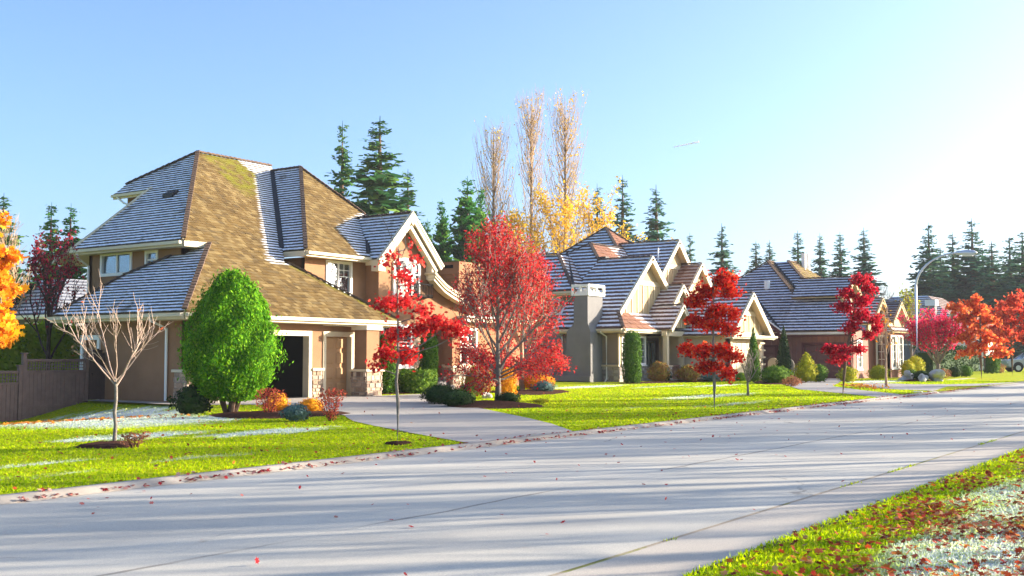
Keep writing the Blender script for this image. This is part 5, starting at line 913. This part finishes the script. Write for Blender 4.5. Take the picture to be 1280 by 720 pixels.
# ------------------------------------------------------------------ conifers and poplars beyond the houses
def conifer_mesh(h, rad, style, seed):
    """drooping whorls of branches carrying flat needle sprays; returns (foliage MB, trunk MB) standing at the origin"""
    r_ = np.random.default_rng(seed); lf = MB(); wd = MB(); T_ = style == 'T'
    nl = int(h * (2.6 if T_ else 2.6)); Cs = []; Us = []; Sz = []; Ns = []; Rn = []
    for i in range(nl):
        f = .05 + .95 * (i + r_.random() * .5) / nl; z = h * f; pr = (1 - f) ** (.66 if T_ else .92) * (1 if f > .18 else .75 + f * 1.4)
        nb = int(9 if T_ else r_.integers(5, 8))
        for b in range(nb):
            if style in 'FG' and r_.random() < .12: continue
            z = h * min(.99, f + r_.normal(0, .022))
            L = rad * pr * r_.uniform(.6, 1.22) + .04; az = r_.random() * 6.283; d0 = np.array((math.cos(az), math.sin(az), 0)); el = (.55 if T_ else -.08 + .75 * f ** 3) + r_.normal(0, .1)
            n = max(3, int(L / .22)); t = (np.arange(n) + r_.random(n)) / n; dr = -.28 * L * t ** 2 + (.12 * L * t ** 3 if not T_ else .3 * L * t ** 3)
            P = d0 * (L * t * math.cos(el))[:, None] + np.array((0, 0, 1)) * (z + L * t * math.sin(el) + dr)[:, None]
            if not T_: wd.tube([(0, 0, z), P[n // 2], P[-1]], [.012 + .006 * L, .009, .004], 3, cap=False)
            sv = np.array((-d0[1], d0[0], 0)); rn = r_.random()
            for s_ in (-1, 0, 1):
                wdt = (.38 * L * (1.1 - t) + .12 * min(1, 4 * (1 - f))) * (1 if s_ else .3)
                Cs.append(P + sv * (s_ * wdt * .5)[:, None] + d0 * .08 + r_.normal(0, .05, (n, 3))); Us.append(np.tile(d0 * .8 + sv * s_ * .8 + np.array((0, 0, -.25 if not T_ else .7)), (n, 1))); Sz.append(np.clip(wdt * 1.25, .10 + .16 * min(1, 3 * (1 - f)), .75)); Ns.append(np.tile(np.array((0, 0, 1.)) if not T_ else d0 * .9, (n, 1))); Rn.append(np.full(n, rn))
    C = np.concatenate(Cs); leaves(lf, C, np.concatenate(Sz), N=np.concatenate(Ns) * .55, Up=np.concatenate(Us) * 1.6, shape=SPRAY * np.array((1.15, 1.)), r_=r_, jit=.7, rnd=np.concatenate(Rn))
    wd.tube([(0, 0, -.3), (0, 0, h * .5), (0, 0, h * .99)], [.017 * h, .010 * h, .01], 7); lf.tube([(0, 0, h * .93), (0, 0, h * 1.02)], [.035, .008], 4, rnd=.5)
    return lf, wd
CON = [('A', 34.4, 58.4, 10.7, 1.34, 'conifer at the edge of the golden maple'), ('B', 40.6, 63.5, 11.3, 1.32, 'left one of the twin green conifers behind the plum tree'), ('B', 42.5, 64.3, 11.5, 1.56, 'right one of the twin green conifers behind the plum tree'), ('A', 56.6, 53.7, 18.0, 1.45, 'narrow fir behind the brown roof ridge'), ('A', 56.6, 50.2, 17.9, 2.6, 'broad tall fir towering behind the gabled bay'), ('A', 60.9, 51.3, 15.0, 1.7, 'lower fir against the right flank of the broad tall fir'),
       ('T', 64.0, 50.6, 13.2, 1.3, 'slim bright cedar behind the house chimney'), ('T', 63.4, 47.8, 14.5, 2.0, 'dense dark green cedar left of the poplars'), ('T', 67.2, 49.4, 14.4, 1.34, 'cedar squeezed between dense cedar and first poplar'), ('T', 65.0, 52.8, 12.0, 1.1, 'short cedar beside the gable end'),
       ('F', 96.3, 56.2, 18.9, 1.7, 'first fir of three right of the poplars'), ('F', 96.0, 53.1, 19.4, 1.85, 'middle fir of three behind the grey roof peak'), ('F', 99.7, 51.3, 18.8, 2.1, 'last fir of three behind the grey roof peak'), ('F', 109.1, 52.1, 14.9, 1.3, 'small fir above the porch gables'), ('F', 115.7, 51.3, 16.5, 1.9, 'lone fir above the scarlet maple'), ('F', 132.2, 54.0, 16.1, 1.9, 'left fir behind the brown house peak'), ('F', 135.0, 53.3, 16.4, 1.8, 'fir touching the left fir behind the brown peak'),
       ('F', 135.1, 49.6, 17.4, 1.9, 'fir directly behind the flue pipes'), ('F', 138.7, 48.0, 17.3, 1.8, 'fir right of the flue pipes'), ('F', 138.1, 45.2, 17.2, 1.9, 'fir left of the crimson maple top'), ('F', 137.8, 42.1, 17.5, 2.3, 'ragged fir behind the crimson maple top'), ('G', 139.3, 34.7, 17.8, 2.3, 'dark fir behind the street lamp'), ('G', 146.2, 33.5, 17.2, 2.3, 'fir between lamp head and the tall fir'), ('G', 145.4, 31.0, 18.7, 2.5, 'tallest fir right of the lamp head'), ('G', 140.6, 27.8, 15.3, 2.4, 'green fir behind the orange maple'), ('G', 161.1, 29.6, 17.9, 2.5, 'far fir showing between two nearer firs'), ('G', 140.5, 24.4, 16.3, 2.5, 'fir behind the rust red maple'), ('G', 148.1, 23.7, 17.4, 2.6, 'last fir of the dark stand'), ('G', 166.2, 39.8, 17.3, 2.6, 'hazy fir deep in the dark stand'), ('G', 175.0, 35.9, 17.8, 2.9, 'farthest hazy fir of the dark stand')]
protos = {}; SPR = {'A': 2.6, 'B': 2.3, 'T': 1.6, 'F': 2.3, 'G': 2.5}
for st, mt in (('A', 'lf_fir'), ('B', 'lf_thuja'), ('T', 'lf_thuja'), ('F', 'lf_fir_blue'), ('G', 'lf_fir_blue')):
    for q in range(2):
        H0 = 17. if st in 'AFG' else 13.; lf, wd = conifer_mesh(H0, {'A': 2.5, 'B': 2.3, 'T': 2.0, 'F': 2.0, 'G': 2.4}[st], st, hash(st) % 7 + q * 31 if False else ord(st) + q * 31); me = lf.mesh('crown'); me.materials.append(M[mt]); mw = wd.mesh('trunk'); mw.materials.append(M['bark']); protos[st, q] = (me, mw, H0, {'A': 2.5, 'B': 2.3, 'T': 2.0, 'F': 2.0, 'G': 2.4}[st])
def put_conifer(st, u, v, h, rad, label, i, group):
    me, mw, H0, R0 = protos[st, i % 2]; o = thing('fir_tree' if st in 'AFG' else 'cedar_tree', (u, v, gz(u, v) - .1), label, 'tree', group); o.rotation_euler = (0, 0, i * 1.7); o.scale = (rad / R0 * SPR[st], rad / R0 * SPR[st], (h - gz(u, v)) / H0)
    for nm, m_ in (('crown', me), ('trunk', mw)): c = bpy.data.objects.new(nm, m_); col.objects.link(c); c.parent = o
    return o
for i, (st, u, v, h, rad, lb) in enumerate(CON): put_conifer(st, u, v, h, rad, lb, i, 'evergreens behind the houses')
def poplar(u, v, h, rad, label, seed, leafn):
    r_ = np.random.default_rng(seed); o = thing('poplar_tree', (u, v, gz(u, v)), label, 'tree', 'poplars behind the houses'); b0 = np.array((u, v, gz(u, v))); wd = MB(); br = MB(); lf = MB()
    wd.tube([b0 - (0, 0, .3), b0 + (0, 0, h * .4), b0 + (0, 0, h)], [.32, .17, .02], 7); C = []
    for i in range(170):
        f = r_.uniform(.06, .9); az = r_.random() * 6.283; L = min(h * (1 - f) * .8 + .8, r_.uniform(3, 6.5)); out = rad * (.5 + .6 * math.sin(min(1, (1.04 - f) * 1.25) * math.pi * .5)) * r_.uniform(.5, 1.15); d0 = np.array((math.cos(az), math.sin(az), 0)); p0 = b0 + (0, 0, h * f); p1 = p0 + d0 * out * .6 + (0, 0, L * .4); p2 = p0 + d0 * out + (0, 0, L)
        br.tube([p0, p1, p2], [.035, .022, .008], 3, cap=False)
        for j in range(6):
            t = r_.uniform(.15, 1); q = p0 + (p2 - p0) * t; e = q + r_.normal(0, .22, 3) * (1, 1, .4) + (0, 0, r_.uniform(.5, 1.3)); br.tube([q, e], [.012, .006], 3, cap=False)
            w_ = leafn * (1.5 if f < .35 else .35); m_ = r_.poisson(w_)
            if m_: C.append(q + (e - q) * r_.random((m_, 1)) + r_.normal(0, .14, (m_, 3)))
    leaves(lf, np.concatenate(C), .19, r_=r_); wd.obj('trunk', 'poplar_wood', o); br.obj('branches', 'poplar_wood', o); lf.obj('crown', 'lf_poplar', o)
poplar(77.2, 55.4, 20.8, 2.0, 'shortest nearly bare poplar beside the dense cedar', 61, 1.3); poplar(82.2, 54.8, 24.7, 2.1, 'tall nearly bare poplar in the middle of the three', 62, 1.2); poplar(82.2, 51.2, 24.3, 2.2, 'tall poplar with the most yellow leaves', 63, 2.3)
for i, (u, v, h, rd, lb) in enumerate(((79.5, 50.2, 14.5, 2.6, 'yellow leaved tree below the tall poplars'), (76.0, 52.5, 12.5, 2.2, 'yellow leaved tree at the foot of the shortest poplar'), (84.8, 49.6, 15.0, 2.2, 'upright yellow tree right of the poplars'), (88.0, 47.5, 11.2, 1.8, 'golden tree behind the grey roof peak'), (92, 45.5, 10.6, 1.8, 'golden tree right of the grey roof peak'))):
    grown_tree('aspen_tree', (u, v, gz(u, v)), h, .14, lb, 'lf_poplar', 9 if i < 3 else 5, .26, .12, 12, .45 * rd / 2.2, 3, 70 + i, 'poplar_wood', group='yellow trees behind the houses', up=.15, L0=.42, nch=4, jit=.25)
grown_tree('aspen_tree', (96, 25.5, g(96, 25)), 6.5, .1, 'pale yellow willowy tree behind the lamp post', 'lf_yg', 2.5, .2, .15, 12, .5, 3, 77, 'poplar_wood', up=.1, L0=.42, nch=4, jit=.25)
grown_tree('bare_tree', (33, 56, gz(33, 56)), 8.3, .12, 'hazy bare tree behind the plum and the golden maple', None, 0, .1, .2, 12, .5, 3, 78, 'poplar_wood', up=.12, L0=.42, nch=5)
grown_tree('bare_tree', (128, 37, .4), 9, .14, 'small bare tree top beside the distant roof', None, 0, .1, .2, 10, .6, 3, 79, 'bark', up=.1, L0=.42, nch=4)
# trees along the near side of the street and beyond: they stand right of the view and throw the streaky shadows
LBL = 'bare street tree on the near verge whose twigs shade the road'
tp = [grown_tree('street_tree', (u, v, g(u, v)), h, .10, LBL, 'lf_litter', .25, .11, .2, 13, .6, 3, 90 + i, 'bark_grey', group='street trees on the near verge', up=.14, L0=.42, nch=5, ratio=.56) for i, (u, v, h) in enumerate(((16.5, -4.5, 7.0), (21.5, -3.8, 7.6), (27, -3.4, 6.8)))]
for i, (u, v) in enumerate(((32.5, -2.6), (38, -2.0), (44, -1.2), (51, -.6), (59, 0), (68, .6), (24, -9.5), (30.5, -9), (37, -8.6), (43.5, -8), (50, -7.8), (57, -7), (66, -6.4), (34, -14), (46, -13.5), (56, -13))): copytree(tp[i % 3], (u, v, g(u, v)), i * 1.3, 1.0 + .12 * (i % 4) + (.35 if i > 5 else 0))
for i, (st, u, v, h, rad) in enumerate((('A', 66, -17, 12, 2.2), ('F', 76, -16, 13, 2.2), ('A', 88, -15, 12.5, 2.2), ('F', 100, -16, 13, 2.3))): put_conifer(st, u, v, h, rad, ['fir at the back of the near verge', 'blue fir behind the street trees', 'fir far along the near side', 'farthest fir on the near side'][i], i, 'firs on the near side of the street')

# ------------------------------------------------------------------ street furniture, fence, car, rocks
u, v = 47.2, 12.32; z0 = gz(u, v); o = thing('street_lamp', (u, v, z0), 'tall grey steel street lamp with curved arm at the side lane', 'street lamp')
pth = [(u, v, z0 - .1), (u, v, z0 + 1.5), (u, v, z0 + 4.3)] + [(u, v - 1.65 * (1 - math.cos(t)), z0 + 4.3 + 1.38 * math.sin(t)) for t in np.linspace(.12, math.pi / 2, 10)]
MB().tube(pth, [.09, .078, .058] + [.045] * 5 + [.036] * 5, 10).obj('pole', 'steel', o, smooth=True); MB().tube([(u, v, z0 - .02), (u, v, z0 + .04)], .2, 10).obj('base_plate', 'steel', o)
e_ = np.array(pth[-1]); m = MB(); m.tube([e_ + (0, .05, 0), e_ + (0, -.12, .0), e_ + (0, -.4, -.01), e_ + (0, -.68, -.03), e_ + (0, -.78, -.04)], [.05, .09, .12, .1, .03], 8); m.obj('lamp_head', 'steel', o, smooth=True); MB().tube([e_ + (0, -.22, -.07), e_ + (0, -.62, -.09)], [.08, .075], 8).obj('lamp_lens', 'lamp_glass', o)
# fence: lattice topped panels with single boards, posts, arched gate
FV = 32.3
def fence(u0, u1, zt, zb0, zb1, label, lat=.3):
    o = thing('fence', ((u0 + u1) / 2, FV, (zb0 + zb1) / 2), label, 'fence'); zb = lambda x: zb0 + (zb1 - zb0) * (x - u0) / (u1 - u0)
    for x, t in ((u0, zt + .16), (u1, zt + .14)): m = MB(); m.box(x - .06, x + .06, FV - .06, FV + .06, zb(x) - .15, t); p = m.obj('post', 'fence_brown', o); MB().box(x - .09, x + .09, FV - .09, FV + .09, t, t + .04).obj('post_cap', 'fence_brown', p)
    for z, h in ((zt, .07), (zt - lat - .06, .07)): MB().box(u0 + .06, u1 - .06, FV - .035, FV + .035, z - h, z).obj('rail', 'fence_brown', o)
    MB().box(u0 + .06, u1 - .06, FV - .04, FV + .04, max(zb0, zb1) - .12, max(zb0, zb1) - .05).obj('rail', 'fence_brown', o); x = u0 + .06; r_ = random.Random(int(u0 * 10))
    while x < u1 - .08:
        w_ = min(.135, u1 - .06 - x); MB().box(x + .004, x + w_ - .004, FV - .012 + r_.uniform(-.004, .004), FV + .012, zb(x) - .12, zt - lat - .13).obj('board', 'fence_brown', o); x += w_
    m = MB(); x = u0 + .1
    while x < u1 - .08: m.box(x - .012, x + .012, FV - .014, FV - .001, zt - lat - .06, zt - .07); x += .095
    for z in np.arange(zt - lat + .02, zt - .08, .095): m.box(u0 + .06, u1 - .06, FV, FV + .013, z - .012, z + .012)
    m.obj('lattice', 'lattice', o); return o
fence(19.85, 22.05, 1.58, gz(19.85, FV) - .05, gz(22.05, FV), 'brown board fence with lattice top beside the side gate'); fence(18.0, 19.72, 1.22, gz(18, FV) - .05, gz(19.7, FV) - .05, 'lower brown fence section stepping down from the lattice fence'); fence(15.6, 17.87, 1.2, gz(15.6, FV) - .05, gz(17.9, FV) - .05, 'end section of the lower brown fence')
o = thing('gate', (22.45, FV, .2), 'dark arched wooden gate against the side wall of the house', 'gate')
for i, x in enumerate(np.linspace(22.16, 22.64, 5)): zt = 1.72 + .2 * math.sin(math.pi * (i + .5) / 5); MB().box(x, x + .116, FV - .02, FV + .02, .24, zt).obj('board', 'gate_brown', o)
for z in (.4, 1.55): MB().box(22.15, 22.76, FV + .021, FV + .06, z, z + .1).obj('rail', 'gate_brown', o)
MB().tube([(22.25, FV - .02, 1.1), (22.25, FV - .07, 1.1), (22.25, FV - .07, 1.0)], .012, 6).obj('handle', 'iron', o)
# boulders
def rock(u, v, r, label, seed, sq=.75):
    bm = bmesh.new(); bmesh.ops.create_icosphere(bm, subdivisions=3, radius=1); r_ = np.random.default_rng(seed); ax = unit(r_.normal(0, 1, (7, 3))); 
    for q in bm.verts:
        c = np.array(q.co); s_ = 1 + .2 * np.sin(3 * c @ ax[0] + 1) + .13 * np.sin(5 * c @ ax[1]) + .05 * np.sin(11 * c @ ax[2]) - sum(max(0, c @ a_ - .5) for a_ in ax) * .85
        q.co = Vector((c[0] * s_ * r * 1.2, c[1] * s_ * r, c[2] * s_ * r * sq))
    me = bpy.data.meshes.new('boulder'); bm.to_mesh(me); bm.free(); me.materials.append(M['rock']); o = bpy.data.objects.new('boulder', me); col.objects.link(o); o.location = (u, v, gz(u, v) + r * sq * .55); tag(o, label, 'rock', 'boulders beyond the side lane')
rock(66.8, 18.1, .5, 'pale boulder left of the dark green mound', 1); rock(64.6, 16.6, .42, 'pale boulder just left of the lamp post', 2); rock(65.4, 16.0, .55, 'largest pale boulder right of the lamp post', 3); rock(31.5, 22.9, .18, 'small stone among the shrubs at the driveway bend', 5)
# two arched stone panels between the grey and the brown house
for (u, v, w_, h, lb) in ((61.3, 24.1, .62, 1.35, 'narrow pale arched stone garden panel'), (61.6, 23.75 - .45, .66, 1.3, 'wider pale arched stone garden panel beside the pointed cedar')):
    m = MB(); pts = [(v - w_ / 2, 0), (v + w_ / 2, 0)] + [(v + w_ / 2 * math.cos(t), h - w_ / 2 + w_ / 2 * math.sin(t)) for t in np.linspace(0, math.pi, 12)]
    z0 = gz(u, v) - .05; m.prism([(u, y, z0 + z) for y, z in pts], (.12, 0, 0)); solo(m, 'garden_panel', 'stucco_cream', lb, 'panel', (u, v, z0))
# parked silver car
def car(u, v, rz, label):
    z = gz(u, v); o = thing('parked_car', (u, v, z), label, 'car'); o.rotation_euler = (0, 0, rz); c0 = dict(off=(0, 0, 0))
    lo = [(-2.3, .45), (-2.34, .7), (-2.28, .98), (-1.95, 1.06), (-.95, 1.1), (1.75, 1.12), (2.1, 1.08), (2.24, .95), (2.3, .6), (2.25, .38), (-2.2, .36)]; gh = [(-1.02, 1.1), (-.35, 1.58), (.2, 1.66), (1.3, 1.62), (1.75, 1.5), (2.12, 1.12)]
    def hull(prof, hw, hw2, m):
        n = len(prof); rings = []
        for y, sc_ in ((-hw, hw2), (-hw * .86, 1), (hw * .86, 1), (hw, hw2)): rings += [(x * (1 if sc_ == 1 else .97), y, .9 + (zz - .9) * (1 if sc_ == 1 else sc_)) for x, zz in prof]
        F = [tuple(range(n)), tuple(range(3 * n, 4 * n))[::-1]] + [(j * n + i, (j + 1) * n + i, (j + 1) * n + (i + 1) % n, j * n + (i + 1) % n) for j in range(3) for i in range(n)]; m.add(rings, F)
    m = MB(); hull(lo, .93, .86, m); body = m.obj('body', 'car_paint', o, **c0); body['_o'] = (0, 0, 0)
    n = len(gh); V = [(x, y * (.92 - .25 * (zz - 1.1) / .56) * .93, zz) for y in (-1, 1) for x, zz in gh]; F = [tuple(range(n))[::-1], tuple(range(n, 2 * n))] + [(i, i + 1, n + i + 1, n + i) for i in range(n - 1)]; m = MB(); m.add(V, F); m.obj('window_band', 'glass', o, **c0)
    m = MB(); hw = lambda zz: (.92 - .25 * (zz - 1.1) / .56) * .93
    m.add([(x, s_ * (hw(zz) - .02), zz + .02) for s_ in (-1, 1) for x, zz in gh[1:5]], np.array([(0, 1, 5, 4), (1, 2, 6, 5), (2, 3, 7, 6)]))
    for s_ in (-1, 1):
        for a_, b_ in ((gh[0], gh[1]), (gh[4], gh[5]), ((.35, 1.1), (.3, 1.64)), ((1.35, 1.1), (1.3, 1.6))): m.beam((a_[0], s_ * (hw(a_[1]) + .01), a_[1]), (b_[0], s_ * (hw(b_[1]) + .01), b_[1]), .06, .08)
    m.obj('roof', 'car_paint', o, **c0)
    for x in (-1.42, 1.42):
        for s_ in (-1, 1):
            m = MB(); m.tube([(x, s_ * .70, .34), (x, s_ * .72, .34), (x, s_ * .93, .34), (x, s_ * .95, .34)], [.27, .34, .34, .28], 20); w_ = m.obj('wheel', 'tyre', o, **c0); w_['_o'] = (0, 0, 0)
            m = MB(); m.tube([(x, s_ * .93, .34), (x, s_ * .958, .34)], [.23, .21], 16); m.obj('rim', 'steel', w_, **c0); m = MB(); m.tube([(x, s_ * .80, .42), (x, s_ * .934, .42)], [.43, .43], 20); m.obj('wheel_arch', 'rubber_dark', o, **c0)
    for s_ in (-1, 1): bx_ = MB(); bx_.box(-2.31, -2.2, s_ * .8 - .12, s_ * .8 + .12, .72, .88); bx_.obj('headlight', 'lamp_glass', o, **c0); t_ = MB(); t_.box(2.18, 2.26, s_ * .78 - .1, s_ * .78 + .1, .85, 1.05); t_.obj('tail_light', 'lf_red', o, **c0)
    return o
car(102.5, 17.4, R(-58), 'silver parked car half outside the picture behind the rust red maple')
# contrail high in the sky
p = np.array((math.cos(R(26.3)), math.sin(R(26.3)), 0.)); q = np.array((math.cos(R(25.0)), math.sin(R(25.0)), 0.)); m = MB(); m.tube([p * 6000 + (0, 0, 1135), q * 6000 + (0, 0, 1160)], [2.5, 5], 6); tag(solo(m, 'contrail', 'contrail', 'short thin white contrail in the blue sky', 'contrail', tuple(p * 6000 + (0, 0, 1135))), 'short thin white contrail in the blue sky', 'contrail')

# ------------------------------------------------------------------ grass blades and fallen leaves
def scatter(n, r0, r1, a0, a1, pw, r_):
    """points around the camera between two bearings; density falls with distance"""
    q = r_.random(n); rr = (r0 ** pw + q * (r1 ** pw - r0 ** pw)) ** (1 / pw); th = R(a0) + r_.random(n) * R(a1 - a0); return rr * np.cos(th), rr * np.sin(th)
def ghv(U, V_): return np.array([gz(a_, b_) for a_, b_ in zip(U, V_)])
def blades(name, U, V_, label, h, wdt, r_):
    n = len(U); Z = ghv(U, V_); th = r_.random(n) * 6.283; dx, dy = np.cos(th), np.sin(th); d = np.hypot(U, V_); w_ = wdt * (1 + d / 12) * r_.uniform(.7, 1.3, n); hh = h * r_.uniform(.5, 1.35, n); ln = r_.normal(0, .55, (n, 2)) * hh[:, None]; b0 = np.stack([U, V_, Z - .005], 1); s_ = np.stack([dx, dy, 0 * dx], 1) * w_[:, None]
    tp = b0 + np.concatenate([ln, hh[:, None]], 1); V = np.stack([b0 - s_, b0 + s_, tp], 1).reshape(-1, 3); o = MB().add(V, np.arange(3 * n).reshape(n, 3), rnd=np.repeat(np.clip(r_.normal(.45, .22, n), 0, 1), 3), tip=np.tile([0., 0., 1.], n)).obj(name, 'grass'); return tag(o, label, 'grass', kind='stuff')
r_ = np.random.default_rng(41)
U, V_ = scatter(260000, 6, 48, -4, 26, .9, r_); k_ = (V_ < 3.66) & (V_ > -3); blades('grass', U[k_], V_[k_], 'short green grass of the near verge', .032, .005, r_)
U, V_ = scatter(330000, 12, 70, 6, 68, .75, r_); k_ = (V_ > 12.02) & (V_ < 33) & ~((V_ > 28) & (U > 22.6)) & ~((V_ > 24) & (U > 58))
for P_ in EXCL: k_ &= ~inpoly(U, V_, P_)
blades('grass', U[k_], V_[k_], 'short bright grass of the house lawns', .035, .006, r_)
def litter(name, U, V_, mat, label, ls, r_, lift=.02, shape=MAPLE, z=None):
    Z = (ghv(U, V_) if z is None else z) + lift + r_.random(len(U)) * .03; m = MB(); leaves(m, np.stack([U, V_, Z], 1), ls, N=np.array((0, 0, 1.6)), shape=shape, r_=r_, jit=.55); o = m.obj(name, mat); return tag(o, label, 'leaves', kind='stuff')
def clump(n, r_, u0, u1, v0, v1, k, sig):
    cu = r_.uniform(u0, u1, k); cv = r_.uniform(v0, v1, k); i = r_.integers(0, k, n); return cu[i] + r_.normal(0, sig * 1.6, n), cv[i] + r_.normal(0, sig * .6, n)
U, V_ = scatter(3600, 6.5, 40, -2, 24, .8, r_); U2, V2 = clump(6500, r_, 7.5, 22, .6, 3.3, 34, .4); U = np.concatenate([U, U2]); V_ = np.concatenate([V_, V2]); k_ = (V_ < 3.6) & (V_ > -2.5); litter('fallen_leaves', U[k_], V_[k_], 'lf_litter', 'red and orange leaves strewn over the frosty near verge', .055, r_)
U = r_.uniform(3, 60, 3200); V_ = 11.84 + np.abs(r_.normal(0, .08, 3200)) * np.where(r_.random(3200) < .6, -1, 1); k_ = r_.random(3200) < .35 + .65 * (np.sin(U * 1.9) + np.sin(U * .73) > .1); litter('fallen_leaves', U[k_], V_[k_], 'lf_litter_red', 'line of dull red leaves blown against the kerb', .06, r_, .02)
U = r_.uniform(5, 45, 420); V_ = r_.uniform(3.7, 11.5, 420); k_ = r_.random(420) < np.clip((V_ - 3) / 9, .12, 1); litter('fallen_leaves', U[k_], V_[k_], 'lf_litter_red', 'single dark red leaves scattered over the road', .05, r_, .01)
U, V_ = scatter(2200, 13, 50, 10, 66, .8, r_); k_ = (V_ > 12.1) & (V_ < 27)
for P_ in EXCL[:1]: k_ &= ~inpoly(U, V_, P_) | (r_.random(len(U)) < .12)
litter('fallen_leaves', U[k_], V_[k_], 'lf_litter', 'odd orange leaves scattered over the house lawns', .06, r_, .03)
U2, V2 = r_.normal(15.4, 2.0, 700), r_.normal(25.8, 1.4, 700); litter('fallen_leaves', U2, V2, 'lf_litter_gold', 'golden leaves under the golden maple by the fence', .1, r_, .03)
U2, V2 = r_.normal(53.5, 2.0, 260), r_.normal(16.6, .5, 260) + .0; litter('fallen_leaves', U2, V2 + (U2 - 53.5) * .45, 'lf_litter_gold', 'rusty leaves along the strip by the lamp post', .12, r_, .03)
# moss and weeds in the gutter joint
U = r_.uniform(9, 40, 1500); k_ = np.sin(U * .9) + np.sin(U * 2.3 + 1) > .75; U = U[k_]; V_ = 4.55 + r_.normal(0, .025, len(U)); o = blades('weeds', U, V_, 'tufts of moss growing in the gutter joint', .03, .004, r_)
# thin morning haze over the whole place
hz = bpy.data.materials.new('haze'); hz.use_nodes = True; t_ = hz.node_tree; t_.nodes.clear(); pv_ = t_.nodes.new('ShaderNodeVolumePrincipled'); pv_.inputs['Color'].default_value = (.93, .96, 1, 1); pv_.inputs['Density'].default_value = .0003; ou = t_.nodes.new('ShaderNodeOutputMaterial'); t_.links.new(pv_.outputs[0], ou.inputs['Volume']); M['haze'] = hz
o = MB().box(-3600, 3600, -3600, 3600, -2.2, 27.5).obj('haze', 'haze'); tag(o, 'thin pale morning haze in the air over the street', 'haze', kind='stuff')
for o in bpy.data.objects:
    if '_o' in o: del o['_o']
